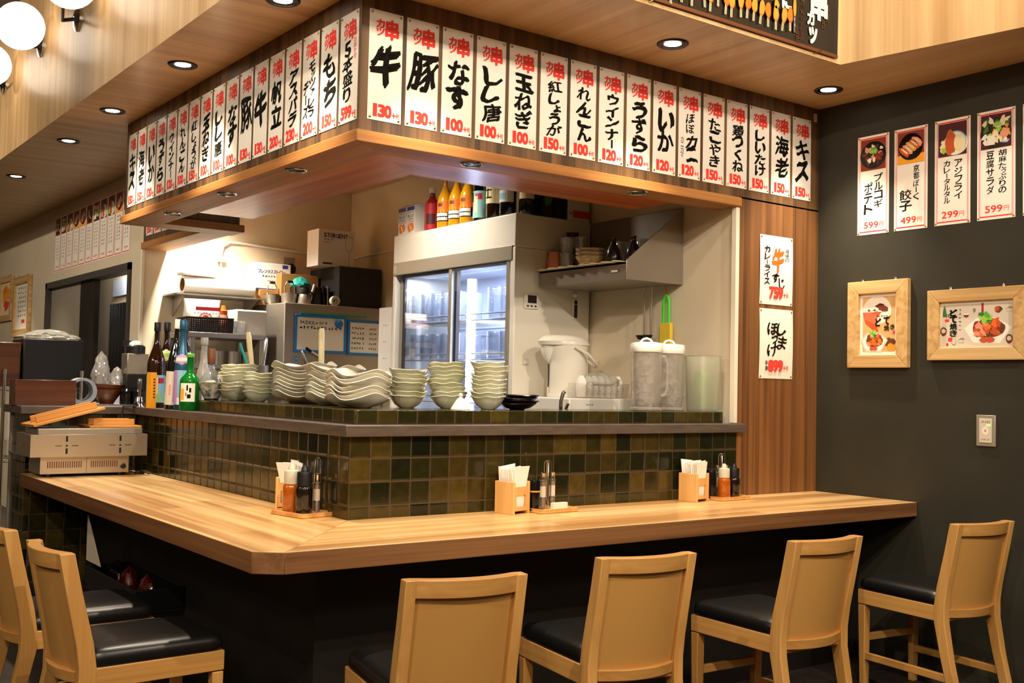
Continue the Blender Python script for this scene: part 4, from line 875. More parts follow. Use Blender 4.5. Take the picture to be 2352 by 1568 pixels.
def stack(n, loc, s, h, step, wav, mat, name, labelf, cat, group, sides=4, rz0=0.0, jit=0.012, seed=0, pw=3.2):
    q = random.Random(seed); protos = []
    for i in range(n):
        if i < 3:
            o = plate_mesh(s * q.uniform(.97, 1.03), h, wav, mat, seed + i, sides, pw).build(name, sharp=70); protos.append(o)
        else: o = protos[i % 3].copy(); col.objects.link(o)
        z = loc[2] + step * i; put(o, (loc[0] + q.uniform(-jit, jit), loc[1] + q.uniform(-jit, jit), z), rz0 + (0 if sides == 4 else seed) + q.uniform(-.07, .07) * (1 if sides == 4 else 3))
        if i: o.rotation_euler.x = q.uniform(-.02, .02); o.rotation_euler.y = q.uniform(-.02, .02)
        tag(o, labelf(i), cat, group)
def lab(kind, where): return lambda i: '%s, %s from bottom, stack %s' % (kind, 'first' if i == 0 else ORD[i], where)
K = 1.360
stack(8, (0.240, 1.80, K), 0.105, 0.062, 0.0200, 0.010, 'bowl_glaze', 'small_bowl', lab('pale green bowl', 'beside the patterned bowl'), 'bowl', 'pale bowls on the kerb', 0, seed=11)
stack(6, (0.255, 1.56, K), 0.090, 0.055, 0.0205, 0.010, 'bowl_glaze', 'small_bowl', lab('pale green bowl', 'just before the wavy plates, on the bottles side'), 'bowl', 'pale bowls on the kerb', 0, seed=21)
stack(9, (0.400, 1.27, K), 0.158, 0.052, 0.0195, 0.016, 'crockery', 'wavy_plate', lab('cream wavy plate', 'next to the small bowls and bottles'), 'plate', 'wavy plates on the kerb', seed=31)
stack(9, (0.345, 0.82, K), 0.135, 0.050, 0.0175, 0.015, 'crockery', 'wavy_plate', lab('cream wavy plate', 'between the other two plate stacks'), 'plate', 'wavy plates on the kerb', seed=41)
stack(7, (0.245, 0.41, K), 0.140, 0.054, 0.0185, 0.016, 'crockery', 'wavy_plate', lab('cream wavy plate', 'at the corner of the bar'), 'plate', 'wavy plates on the kerb', seed=51)
stack(7, (0.530, 0.425, K), 0.092, 0.060, 0.0205, 0.011, 'bowl_glaze', 'small_bowl', lab('pale green bowl', 'touching the corner plates'), 'bowl', 'pale bowls on the kerb', 0, seed=61)
stack(9, (0.735, 0.395, K), 0.092, 0.062, 0.0200, 0.011, 'bowl_glaze', 'small_bowl', lab('pale green bowl', 'in front of the bright fridge tube'), 'bowl', 'pale bowls on the kerb', 0, seed=71)
stack(9, (0.885, 0.245, K), 0.088, 0.062, 0.0208, 0.011, 'bowl_glaze', 'small_bowl', lab('pale green bowl', 'next to the dark brown dishes'), 'bowl', 'pale bowls on the kerb', 0, seed=81)
stack(4, (1.065, 0.245, K), 0.098, 0.030, 0.0140, 0.003, 'dark_glaze', 'dark_dish', lambda i: 'glossy dark brown dish, %s in its stack on the kerb' % ['bottom one', 'second up', 'third up', 'top one'][i], 'dish', 'dark dishes on the kerb', 0, seed=91)
m = MB(); m.lathe([(0.046, 0), (0.047, 0.004), (0.040, 0.016), (0.022, 0.044), (0.016, 0.052), (0.009, 0.056), (0.008, 0.062), (0.011, 0.068), (0.008, 0.076), (0.0001, 0.080)], 'white_plastic', 24)
t = thing('counter_bell', 'small white cone bell between two bowl stacks on the kerb', 'bell', (0.665, 0.165, K)); m.build('bell_body', t)
# patterned bowl with ginger
t = thing('patterned_bowl', 'grey patterned bowl with something pale inside, by the frosted bottle', 'bowl', (0.135, 1.93, K))
m = MB(); m.lathe([(0.040, 0), (0.042, 0.010), (0.062, 0.045), (0.084, 0.100), (0.087, 0.104), (0.082, 0.102), (0.060, 0.052), (0.0001, 0.030)], ['dark_glaze', 'patterned', 'patterned', 'crockery', 'crockery', 'crockery', 'crockery'], 32); m.build('bowl_body', t, sharp=60)
m = MB()
for k in range(7):
    a = k * 0.9; m.lathe([(0.0001, -0.018), (0.014, -0.013), (0.019, 0), (0.013, 0.013), (0.0001, 0.018)], 'cream', 10, (0.042 * math.cos(a) * (k % 3) / 2, 0.042 * math.sin(a) * (k % 3) / 2, 0.092 + 0.004 * (k % 2)))
m.build('contents', t)

# ================================================================== BOTTLES ON THE LEDGE
def bottle(name, loc, r, h, neck, sh0, sh1, glass, label, cat='bottle', group='bottles on the bar ledge', cap='black_plastic', lab_=None, neck_lab=None, tilt=0, capz=0.93, rz=0.0):
    """shoulder from sh0 to sh1 (fractions of the height), label bands as separate sheets"""
    t = thing(name, label, cat, loc, rz, group); m = MB(); pr = [(r * .9, 0), (r, .006), (r, h * sh0)]
    for k in range(1, 7):
        u = k / 6; pr.append((r + (neck - r) * (3 * u * u - 2 * u ** 3), h * (sh0 + (sh1 - sh0) * u)))
    pr += [(neck, h * (capz - .01)), (neck * 1.15, h * capz)]
    m.lathe(pr, glass, 28); m.build('bottle_body', t, sharp=60)
    m = MB(); m.lathe([(neck * 1.22, h * (capz - .035)), (neck * 1.25, h * (capz - .03)), (neck * 1.25, h * .99), (neck * 1.1, h), (0.0001, h)], cap, 20); m.build('cap', t)
    for spec_ in (lab_ or []):
        z0, z1, mat, a0, a1, marks = spec_
        n = 14; m = MB(); vs = []
        for z in (z0, z1):
            for i in range(n + 1):
                a = a0 + (a1 - a0) * i / n; vs.append(((r + .0008) * math.cos(a), (r + .0008) * math.sin(a), h * z))
        m.add(vs, [(i, i + 1, n + 2 + i, n + 1 + i) for i in range(n)], mat)
        rr = r + .0014
        for (u0, u1, v0, v1, mm) in marks:
            vs = []; k = 6
            for v in (v0, v1):
                for i in range(k + 1):
                    a = a0 + (a1 - a0) * (u0 + (u1 - u0) * i / k); vs.append((rr * math.cos(a), rr * math.sin(a), h * (z0 + (z1 - z0) * v)))
            m.add(vs, [(i, i + 1, k + 2 + i, k + 1 + i) for i in range(k)], mm)
        m.build('label', t)
    for spec_ in (neck_lab or []):
        z0, z1, mat, marks = spec_; n = 20
        def rad(z):
            u = min(max((z - sh0) / (sh1 - sh0), 0), 1); return r + (neck - r) * (3 * u * u - 2 * u ** 3) + .0012
        m = MB(); kk = 6; vs = []
        for j in range(kk + 1):
            z = z0 + (z1 - z0) * j / kk; hw = 1.25 * math.sqrt(max(0.02, 1 - (2 * j / kk - 1) ** 4))
            for i in range(n + 1):
                a = -2.0 + hw * (-1 + 2 * i / n); vs.append((rad(z) * math.cos(a), rad(z) * math.sin(a), h * z))
        fs = [(j * (n + 1) + i, j * (n + 1) + i + 1, (j + 1) * (n + 1) + i + 1, (j + 1) * (n + 1) + i) for j in range(kk) for i in range(n)]
        m.add(vs, fs, [mat if (j * 3 // kk) != 1 else marks for j in range(kk) for i in range(n)]); m.build('neck_label', t)
    if tilt: t.rotation_euler = (tilt, tilt * .8, rz)
    return t
L0 = 1.298; FA = (-3.3, -0.7)    # labels face the room
def mk(*a): return list(a)
bottle('sake_bottle', (0.035, 2.60, L0), 0.055, 0.525, 0.016, .50, .80, 'brown_glass', 'tall brown sake bottle standing behind the orange carton', neck_lab=None, lab_=[(.06, .38, 'sky_blue', -3.2, -0.6, mk((.05, .95, 0, .35, 'lime'), (.1, .45, .35, .75, 'red_ink'), (.6, .9, .7, .9, 'deep_red'), (.5, .6, .3, .9, 'cream')))])
bottle('sake_bottle', (0.140, 2.73, L0), 0.055, 0.535, 0.016, .50, .80, 'brown_glass', 'tall brown sake bottle with a green and orange neck label', neck_lab=[(.54, .68, 'cream', 'lime')], lab_=[(.08, .36, 'card', -3.0, -0.6, mk((.2, .7, .2, .8, 'ink_pale')))])
bottle('sake_bottle', (0.015, 2.235, L0), 0.046, 0.530, 0.014, .45, .85, 'black_glass', 'slim black sake bottle with a white cap leaning among the others', cap='white_plastic', lab_=[(.05, .42, 'card', -3.3, -0.6, mk((.3, .4, .3, .6, 'salmon'), (.5, .7, .1, .9, 'lilac')))], tilt=0.03)
bottle('sake_bottle', (0.020, 2.100, L0), 0.043, 0.520, 0.017, .45, .80, 'blue_foil', 'tall sake bottle wrapped in blue foil beside the green bottle', cap='blue_foil', neck_lab=[(.50, .62, 'lilac', 'card')], lab_=[(.06, .44, 'sky_blue', -3.4, -0.4, mk((.0, .3, 0, 1, 'lilac'), (.45, .7, .3, .8, 'amber'), (.3, .9, 0, .2, 'poster_white')))])
bottle('sake_bottle', (0.115, 2.335, L0), 0.056, 0.540, 0.018, .48, .82, 'brown_glass', 'broad dark brown sake bottle with a pale neck label behind the blue one', neck_lab=[(.52, .64, 'paper_matte', 'cream')])
bottle('green_bottle', (0.018, 1.965, L0), 0.055, 0.324, 0.018, .52, .70, 'green_glass', 'short green glass bottle with a square cream label at the kerb end', cap='green', capz=.97,
       lab_=[(.16, .48, 'paper_matte', -2.95, -1.35, mk((.45, .55, .6, .9, 'ink'), (.62, .75, .5, .75, 'ink'), (.5, .72, .18, .4, 'ink'), (.4, .46, .3, .5, 'ink_grey'), (.05, .3, .1, .7, 'amber')))])
bottle('frosted_bottle', (0.245, 2.36, L0), 0.046, 0.435, 0.019, .40, .75, 'frost', 'pale frosted glass bottle behind the patterned bowl', cap='frost')
bottle('whisky_flask', (0.205, 2.13, L0), 0.060, 0.362, 0.018, .48, .72, 'glass', 'clear round shouldered bottle with an amber neck behind the patterned bowl', cap='brown', capz=.78, lab_=[(.1, .32, 'paper_matte', -2.9, -0.9, mk((.3, .5, .3, .7, 'ink')))])
m = MB(); m.box(-.020, .020, -.020, .020, 0, .215, 'amber'); 
for k in range(7): m.box(-.003, .012, -.0207, -.0201, .06 + k * .018, .07 + k * .018, 'brown')
tag(put(m.build('orange_carton', bevel=.002), (-0.022, 2.50, L0), 0.3), 'narrow orange carton standing before the first brown bottle', 'carton')
t = thing('hand_bell', 'chrome hand bell with an upright handle on the ledge', 'bell', (-0.01, 2.765, L0))
m = MB(); m.lathe([(0.044, 0), (0.043, 0.004), (0.033, 0.012), (0.027, 0.035), (0.022, 0.055), (0.010, 0.064), (0.0001, 0.066)], 'chrome', 28); m.build('bell_body', t)
m = MB(); m.lathe([(0.008, 0.062), (0.009, 0.090), (0.012, 0.140), (0.014, 0.165), (0.010, 0.176), (0.0001, 0.178)], 'chrome', 16); m.build('handle', t)

# ================================================================== STEEL WARMER AND LIDS ON THE COUNTER
t = thing('food_warmer', 'stainless steel food warmer on the far end of the counter', 'food warmer', (0, 0, 0))
m = MB(); m.box(-.715, -.062, 2.42, 2.775, 1.018, 1.145, 'steel_warm')
for cx_ in (-.52, -.22):
    for dx in (-.045, .045): m.box(cx_ + dx - .018, cx_ + dx + .018, 2.4192, 2.4202, 1.080, 1.0835, 'black_gloss')
    m.box(cx_ - .006, cx_ + .006, 2.4192, 2.4202, 1.077, 1.086, 'dark_metal')
    for dz in (1.035, 1.105): m.box(cx_ - .006, cx_ + .006, 2.4192, 2.4202, dz, dz + .032, 'dark_metal')
m.box(-.7158, -.7150, 2.55, 2.60, 1.080, 1.0835, 'black_gloss'); m.build('water_tank', t, .004)
m = MB(); m.box(-.648, -.152, 2.47, 2.74, .918, 1.018, 'steel_warm')
for x0, n in ((-.61, 16), (-.37, 13)):
    for k in range(n): m.box(x0 + k * .0122, x0 + k * .0122 + .006, 2.4692, 2.4702, .952, .990, 'brown')
m.box(-.395, -.393, 2.4692, 2.4702, .92, 1.016, 'dark_metal'); m.box(-.19, -.17, 2.4692, 2.4702, .998, 1.006, 'salmon'); m.build('base', t, .003)
m = MB(); m.box(-.672, -.087, 2.44, 2.755, 1.145, 1.178, 'steel'); m.build('inner_pan', t, .003)
m = MB(); m.T = Matrix.Translation((-.185, 2.47, .955)) @ Matrix.Rotation(math.pi / 2, 4, 'X'); m.lathe([(.014, 0), (.016, .008), (.012, .022), (.0001, .023)], 'black_plastic', 18); m.T = None; m.build('dial', t)
for x in (-.60, -.54, -.26, -.20):
    m = MB(); m.lathe([(.014, .9), (.014, .919)], 'black_plastic', 14, (x, 2.49 if x in (-.60, -.20) else 2.70, 0)); m.build('foot', t)
def lid(loc, rz, ry, L_, label):
    t = thing('warmer_cover', label, 'cover', loc, 0, 'wooden lids on the food warmer'); t.rotation_euler = (0, ry, rz)
    m = MB(); m.box(-L_ / 2, L_ / 2, -.13, .13, 0, .014, 'lid_wood'); m.build('lid_board', t, .002)
    for y in (-.085, .02):
        m = MB(); m.box(-L_ / 2 + .03, L_ / 2 - .03, y, y + .012, .014, .052, 'lid_wood'); m.build('lid_batten', t, .002)
lid((-.232, 2.60, 1.179), 0, 0, .30, 'wooden lid lying flat on the steel food warmer')
lid((-.498, 2.60, 1.2375), 0.05, -0.255, .41, 'wooden lid tilted up against the flat one on the warmer')
m = MB(); m.tube([(-.172, 2.50, .955), (-.13, 2.47, .94), (-.09, 2.46, .906), (-.05, 2.50, .905), (-.03, 2.60, .905), (-.04, 2.68, .91)], .004, 'dark_metal', 6); m.tube([(-.10, 2.52, .905), (-.06, 2.48, .915), (-.03, 2.46, .906), (-.02, 2.55, .906), (-.08, 2.58, .906)], .004, 'dark_metal', 6)
tag(m.build('power_cable'), 'dark cord coiled beside the dial of the steel warmer', 'cord')
m = MB(); m.tube([(-.028, 2.75, 1.302), (-.06, 2.72, 1.303), (-.09, 2.74, 1.302), (-.10, 2.785, 1.300), (-.105, 2.79, 1.25), (-.105, 2.79, 1.18)], .005, 'charcoal', 6); tag(m.build('ledge_cable'), 'grey cable hanging over the ledge beside the hand bell', 'cable')
# things on the wing of the ledge
t = thing('wooden_tub', 'dark reddish wooden box lying on its side on the ledge end', 'box', (-.525, 3.03, L0), 0.0)
m = MB(); m.box(-.175, .175, -.11, -.098, 0, .155, 'dark_wood'); m.build('front_board', t, .002)
m = MB(); m.box(-.175, .175, -.098, .05, .143, .155, 'dark_wood'); m.box(-.175, .175, -.098, .05, 0, .012, 'dark_wood'); m.build('side_board', t, .002)
m = MB(); m.box(-.175, -.163, -.098, .05, .012, .143, 'dark_wood'); m.build('end_board', t, .002)
m = MB(); rings = []
for (y, k) in ((-.10, 1), (.12, 1)):
    rings.append([(.085 * math.cos(a) * k, y, .088 + .085 * math.sin(a) * k) for a in [2 * math.pi * i / 28 for i in range(28)]])
inner = [[(.060 * math.cos(a), y, .092 + .064 * math.sin(a)) for a in [2 * math.pi * i / 28 for i in range(28)]] for y in (.12, -.10)]
m.loft(rings + inner + [rings[0]], 'towel', False); o = m.build('rolled_towel', sharp=50); tag(put(o, (-.268, 3.12, L0), -0.15), 'pale grey towel roll open at its end beside the dark wooden box', 'towel')
# side worktop behind the ledge
tag(MB().box(.142, .60, 2.05, 3.70, 1.24, 1.298, 'steel').box(-.45, .142, 3.262, 3.75, 1.24, 1.298, 'steel').box(.2, .58, 2.1, 3.65, 0, 1.24, 'steel').box(-.4, .2, 3.3, 3.65, 0, 1.24, 'steel').build('steel_worktop'), 'steel worktop behind the bar ledge carrying bottles and bowls', 'worktop')
for k in range(2):
    m = MB(); m.lathe([(.045, 0), (.047, .008), (.075, .050), (.103, .092), (.105, .098), (.099, .096), (.070, .055), (.0001, .02)], 'brown_glaze', 32); tag(put(m.build('brown_bowl', sharp=60), (-.015, 3.44, L0 + .032 * k)), 'glossy reddish brown bowl, %s of two stacked behind the towel roll' % ('lower', 'upper')[k], 'bowl', 'brown bowls behind the ledge')
def crumple(rx, ry, h, mat, seed, n=26, kk=9):
    q = random.Random(seed); m = MB(); rings = []
    for j in range(kk):
        u = j / (kk - 1); rad_ = (1 - u ** 3) ** 0.5 * (0.9 + 0.1 * math.sin(7 * u)) if u < 1 else .05
        rings.append([((rx * rad_ * (1 + q.uniform(-.16, .16))) * math.cos(2 * math.pi * i / n), (ry * rad_ * (1 + q.uniform(-.16, .16))) * math.sin(2 * math.pi * i / n), h * u * (1 + q.uniform(-.08, .08) * (u > 0))) for i in range(n)])
    m.loft(rings, mat); return m
tag(put(crumple(.062, .055, .21, 'film', 3).build('wrapped_ladles'), (-.055, 3.45, L0 + .135)), 'utensils wrapped in clear film standing in the brown bowls', 'wrapped utensils')
tag(put(crumple(.05, .05, .12, 'film', 5).build('wrapped_skewers'), (.055, 3.47, L0 + .128)), 'shorter clear film bundle beside the wrapped utensils in the bowls', 'wrapped bundle')
for k, (x, y) in enumerate(((.085, 3.33), (.15, 3.29))):
    m = MB(); m.lathe([(.038, 0), (.042, .006), (.042, .09), (.030, .105), (.030, .115), (.0001, .117)], 'black_gloss', 22); tag(put(m.build('black_jar'), (x, y, L0)), 'squat glossy black jar %s' % ('next to the brown bowls', 'next to the steel dispenser')[k], 'jar', 'black jars behind the ledge')
t = thing('steel_dispenser', 'square steel dispenser with a dark collar and white dome', 'dispenser', (.165, 3.43, L0))
m = MB(); m.box(-.075, .075, -.06, .08, 0, .205, 'dark_metal'); m.build('base_tank', t, .004)
m = MB(); m.box(-.072, .072, -.057, .077, .205, .345, 'steel_warm'); m.build('upper_tank', t, .004)
m = MB(); m.lathe([(.062, .345), (.062, .395), (.05, .405), (.0001, .406)], 'black_plastic', 24); m.build('collar', t)
m = MB(); m.lathe([(.045, .404), (.042, .418), (.03, .430), (.0001, .436)], 'white_plastic', 24); m.build('dome', t)
m = MB(); m.box(-.07, -.02, .02, .07, .40, .435, 'black_plastic'); m.build('sensor', t)
# wire rack with the black box far behind
t = thing('wire_rack', 'chrome wire rack carrying the big black box by the doorway', 'rack', (0, 0, 0))
for x in (-.52, -.005):
    for y in (4.12, 4.52):
        m = MB(); m.lathe([(.013, 0), (.013, 1.48), (.016, 1.482), (.016, 1.52), (.0001, 1.522)], 'chrome', 12, (x, y, 0)); m.build('post', t)
for z in (1.395, .9):
    m = MB()
    for y in (4.12, 4.52):
        m.tube([(-.52, y, z), (-.005, y, z)], .004, 'chrome', 6); m.tube([(-.52, y, z - .03), (-.005, y, z - .03)], .003, 'chrome', 6)
        m.tube([(-.52 + .515 * i / 24, y, z - .03 * (i % 2)) for i in range(25)], .002, 'chrome', 5)
    for k in range(12): m.tube([(-.52 + .515 * k / 11, 4.12, z + .003), (-.52 + .515 * k / 11, 4.52, z + .003)], .002, 'chrome', 5)
    m.build('wire_shelf', t)
tag(MB().box(-.40, .01, 4.14, 4.50, 1.403, 1.74, 'black_plastic').build('black_box', bevel=.006), 'large black box on the chrome wire rack', 'box')
tag(MB().box(-.72, -.41, 4.16, 4.48, 1.403, 1.71, 'dark_wood').build('brown_box', bevel=.006), 'dark brown box at the picture edge beside the large black box', 'box')
o = crumple(.20, .15, .075, 'film', 9, 34).build('plastic_sheet'); tag(put(o, (-.19, 4.32, 1.741)), 'crumpled clear plastic sheet on top of the large black box', 'plastic sheet')
for k in range(3): tag(put(MB().box(-.085, .085, -.12, .12, 0, .34, 'card').build('pale_tub', bevel=.008), (-.42 + .18 * k, 4.32, .905)), 'pale tub on the rack under the black box, %s from the picture edge' % ('first', 'second', 'third')[k], 'tub', 'pale tubs on the wire rack')
struct(MB().box(-.664, -.648, 2.812, 3.21, 1.0, 1.01, 'chrome').box(-.663, -.649, 3.196, 3.212, 0, 1.25, 'steel').build('trim_5'))

# ================================================================== GLASS DOOR FRIDGE
t = thing('display_fridge', 'white upright fridge with two sliding glass doors and a glowing tube', 'fridge', (0, 0, 0))
FX, FY0, FY1, FT = 1.765, 1.24, 2.72, 2.545
m = MB(); m.box(FX, 2.37, FY0, FY1, 2.335, FT, 'white_enamel'); m.build('top_housing', t, .008)
for y0, y1 in ((FY0, FY0 + .05), (FY1 - .04, FY1)):
    m = MB(); m.box(FX, 2.37, y0, y1, 0, 2.335, 'white_enamel'); m.build('side_panel', t, .006)
m = MB(); m.box(2.32, 2.37, FY0 + .05, FY1 - .04, 0, 2.335, 'fridge_inside'); m.build('back_panel', t)
m = MB(); m.box(FX, 2.32, FY0 + .05, FY1 - .04, 0, .70, 'white_enamel'); m.build('plinth', t, .004)
m = MB(); m.box(FX + .06, 2.32, FY0 + .05, FY1 - .04, 2.255, 2.335, 'fridge_inside'); m.build('inner_ceiling', t)
m = MB(); m.box(FX - .006, FX + .02, FY0 + .03, FY1 - .01, 2.255, 2.345, 'grey_band')
m.build('control_band', t, .002)
m = MB(); m.box(FX - .0075, FX - .006, 2.655, 2.70, 2.27, 2.325, 'card'); m.build('band_label', t)
def door_(y0, y1, x, name):
    d_ = bpy.data.objects.new(name, None); col.objects.link(d_); d_.parent = t; d_.empty_display_size = .05
    m = MB(); z0, z1 = .72, 2.252
    for a, b in ((y0, y0 + .035), (y1 - .035, y1)): m.box(x, x + .028, a, b, z0, z1, 'grey_band')
    m.box(x, x + .028, y0 + .035, y1 - .035, z0, z0 + .05, 'seal_dark'); m.box(x, x + .028, y0 + .035, y1 - .035, z1 - .018, z1, 'seal_dark'); m.build('door_frame', d_, .002)
    m = MB(); m.box(x + .010, x + .016, y0 + .033, y1 - .033, z0 + .048, z1 - .016, 'glass_door'); m.build('glass_pane', d_)
door_(1.30, 1.985, FX + .002, 'sliding_door'); door_(1.955, 2.67, FX + .034, 'sliding_door')
m = MB(); m.box(FX + .032, FX + .060, 1.93, 1.965, .72, 2.252, 'seal_dark'); m.box(FX + .04, FX + .06, 2.62, 2.672, .72, 2.252, 'seal_dark'); m.build('door_seal', t)
m = MB(); m.lathe([(.030, .80), (.030, 2.18)], 'led_tube', 16, (1.86, 1.845, 0)); m.build('light_tube', t)
for z in (1.905, 1.645, 1.36):
    m = MB()
    for k in range(11): m.tube([(1.86 + .044 * k, FY0 + .06, z), (1.86 + .044 * k, FY1 - .05, z)], .003, 'white_plastic', 6)
    for zz in (z, z + .04): m.tube([(1.845, FY0 + .06, zz), (1.845, FY1 - .05, zz)], .005, 'white_plastic', 6)
    m.build('wire_shelf', t)
l = bpy.data.lights.new('fridge_glow', 'AREA'); l.energy = 22; l.color = (0.82, 0.88, 1.0); l.shape = 'RECTANGLE'; l.size = 1.3; l.size_y = .05
o = bpy.data.objects.new('fridge_glow', l); col.objects.link(o); o.location = (1.95, 1.95, 2.24); o.rotation_euler = (0, 0, math.pi / 2)
# mugs and glasses chilled inside
def mug(loc, r, h, label, grp, handle=True):
    t = thing('glass_mug', label, 'glass', loc, rnd.uniform(0, 6), grp)
    m = MB(); m.shell([(.0001, .012), (r * .92, .012), (r, h), (r * 1.04, h + .002), (r * 1.06, h), (r, .004), (r * .97, 0), (.0001, 0)], 'mug_glass', 20); m.build('glass_body', t)
    if handle: m = MB(); m.tube([(r, 0, h * .82), (r + .028, 0, h * .80), (r + .036, 0, h * .5), (r + .028, 0, h * .22), (r, 0, h * .2)], .006, 'mug_glass', 8); m.build('handle', t)
    return t
P0 = None
ti = 0
SH = {1.905: 'top', 1.645: 'middle'}
for z, h in ((1.912, .20), (1.652, .175)):
    for rowx, rn in ((1.90, 'front'), (2.04, 'second')):
        for y in (1.37, 1.50, 1.63, 2.06, 2.19, 2.32, 2.45, 2.58):
            lb_ = 'clear mug, %s row of the fridge %s shelf, %s from the wall shelf side' % (rn, 'top' if h == .20 else 'middle', (['first'] + ORD[1:])[[1.37, 1.50, 1.63, 2.06, 2.19, 2.32, 2.45, 2.58].index(y)])
            if ti == 0: P0 = mug((rowx, y, z), .048, .20, lb_, 'glass mugs chilled in the fridge'); ti = 1
            else:
                c = dup(P0, (rowx, y, z), rnd.uniform(0, 6), lb_)
                if h != .20: c.scale = (1, 1, h / .2)
for k, (y, mt) in enumerate(((1.40, 'green'), (1.50, 'tomato_red'), (1.60, 'tomato_red'))):
    bottle('chilled_bottle', (1.90, y, 1.367), .033, .24, .013, .6, .82, 'glass', 'bottle with a %s label low in the fridge, %s' % (('green', 'red', 'red')[k], ('nearest the door edge', 'between the other two', 'nearest the glowing tube')[k]), group='bottles low in the fridge', cap='white_plastic', lab_=[(.1, .55, mt, -4.6, -1.6, [])])
for k, y in enumerate((1.45, 1.56)):
    m = MB(); m.lathe([(.05, 0), (.05, .12), (.0001, .121)], 'red_ink', 20); tag(put(m.build('red_tin'), (2.20, y, 1.652)), 'red tin behind the glass mugs on the fridge middle shelf, %s the door edge' % ('nearer', 'farther from')[k], 'tin', 'red tins in the fridge')
# things on the fridge side
t = thing('thermometer', 'white square digital thermometer on the fridge side', 'thermometer'); t.matrix_world = plane('f', 1.888, FY0, 2.005)
m = MB(); m.box(-.055, .055, -.048, .045, 0, .014, 'white_plastic'); m.build('housing', t, .005)
m = MB(); m.box(-.030, .038, -.012, .036, .014, .0155, 'screen'); m.build('display', t)
for x in (-.03, 0, .03):
    m = MB(); m.box(x - .008, x + .008, -.036, -.026, .014, .0165, 'ink_grey'); m.build('button', t)
t = thing('clip_thermometer', 'narrow white and black gauge hanging from a hook on the fridge side', 'gauge'); t.matrix_world = plane('f', 2.245, FY0, 1.985)
m = MB(); m.box(-.022, .022, -.075, .055, .001, .012, 'white_plastic'); m.box(-.013, .013, -.065, .02, .012, .0135, 'screen'); m.blob(0, .035, .014, .014, 'screen', .0132, .01); m.build('gauge_body', t, .004)
m = MB(); m.lathe([(.018, 0), (.018, .008), (.008, .016), (.0001, .017)], 'white_plastic', 16, (0, .085, 0)); m.build('hook', t)
t = thing('magnet_clip', 'little pale clip low on the fridge side', 'clip'); t.matrix_world = plane('f', 1.855, FY0, 1.632); m = MB(); m.box(-.02, .02, -.02, .016, 0, .012, 'card'); m.box(-.01, .012, -.012, .004, .012, .015, 'white_plastic'); m.build('clip_body', t, .002)
# drinks on top of the fridge
for k, y in enumerate((2.645, 2.525)):
    t = thing('juice_carton', 'white juice carton with orange slices on the fridge, %s' % ('at the outer end', 'touching the red bottle')[k], 'carton', (1.835, y, FT), 0, 'juice cartons on the fridge')
    m = MB(); m.box(-.05, .05, -.052, .052, 0, .195, 'carton'); fx = -.0505
    P_ = Matrix(((0, 0, -1), (-1, 0, 0), (0, 1, 0))).to_4x4(); P_.translation = (fx, 0, .0975); m.T = P_
    m.rect(0, .083, .10, .026, 'navy', .0003); m.scrib(-.04, .04, .056, .014, 'leaf_dark', .0004, k, 5); m.htext('オレンジ', -.043, .043, .03, .024, 'ink', .0004, .02); m.scrib(-.04, .04, .006, .016, 'ink', .0004, 7, 6); m.rect(0, -.010, .1, .004, 'orange', .0004)
    m.blob(-.01, -.052, .030, .034, 'orange', .0005, .08, 2); m.blob(.022, -.048, .022, .03, 'orange', .0006, .08, 3); m.blob(.0, -.052, .006, .028, 'cream', .0007, .2, 4, 14, .6); m.T = None; m.build('carton_box', t, .002)
    m = MB(); m.prism([(-.05, 0), (.05, 0), (0, .03)], -.052, .052, 'carton'); g = m.build('gable_top', t); g.rotation_euler = (math.pi / 2, 0, 0); g.location = (0, 0, .195)
bottle('tomato_juice', (1.85, 2.345, FT), .052, .315, .019, .58, .82, 'tomato_red', 'red plastic juice bottle with a white cap on the fridge', 'bottle', 'bottles on the fridge', 'white_plastic', [(.04, .62, 'deep_red', -4.6, -1.6, mk((.1, .5, .30, .42, 'leaf_dark'), (.1, .55, .05, .28, 'tomato_red'), (.55, .95, .2, .6, 'plum'), (.2, .5, .6, .66, 'brass')))], capz=.90)
for k, y in enumerate((2.165, 2.02, 1.885)):
    bottle('orange_liqueur', (1.84 + .0 * k, y, FT), .054, .40, .016, .46, .78, 'gold_juice', 'clear bottle of orange drink on the fridge, %s' % ('next to the red bottle', 'the middle one of three', 'next to the dark label bottle')[k], 'bottle', 'bottles on the fridge', 'brass',
           [(.12, .28, 'black_gloss', -4.8, -1.5, mk((.35, .9, .55, .9, 'carton'), (.3, .9, .1, .45, 'carton'))), (.27, .46, 'orange', -4.6, -1.8, mk((.5, .75, .55, .85, 'brown'), (0, 1, 0, .3, 'amber')))])
bottle('shochu_bottle', (1.85, 1.735, FT), .058, .48, .017, .55, .82, 'black_glass', 'dark bottle with a bright landscape label on the fridge', 'bottle', 'bottles on the fridge', 'black_plastic', [(.05, .42, 'sky_blue', -4.9, -1.5, mk((0, 1, 0, .28, 'lime'), (.1, .4, .28, .72, 'red_ink'), (.55, .8, .68, .9, 'deep_red'), (.35, .45, .6, .95, 'ink'), (.5, .65, .2, .8, 'cream')))], [(.6, .7, 'paper_matte', 'paper_matte')])
bottle('shochu_bottle', (1.845, 1.59, FT), .052, .46, .017, .55, .82, 'brown_glass', 'brown bottle with a cream label brushed 山崎 style strokes on the fridge', 'bottle', 'bottles on the fridge', 'black_plastic', [(.22, .58, 'cream', -4.9, -1.5, mk((.45, .62, .72, .78, 'ink'), (.52, .55, .68, .86, 'ink'), (.4, .7, .5, .55, 'ink'), (.5, .56, .25, .6, 'ink'), (.42, .7, .2, .26, 'ink')))])['label'] = 'brown bottle with a cream label and black brush strokes on the fridge'
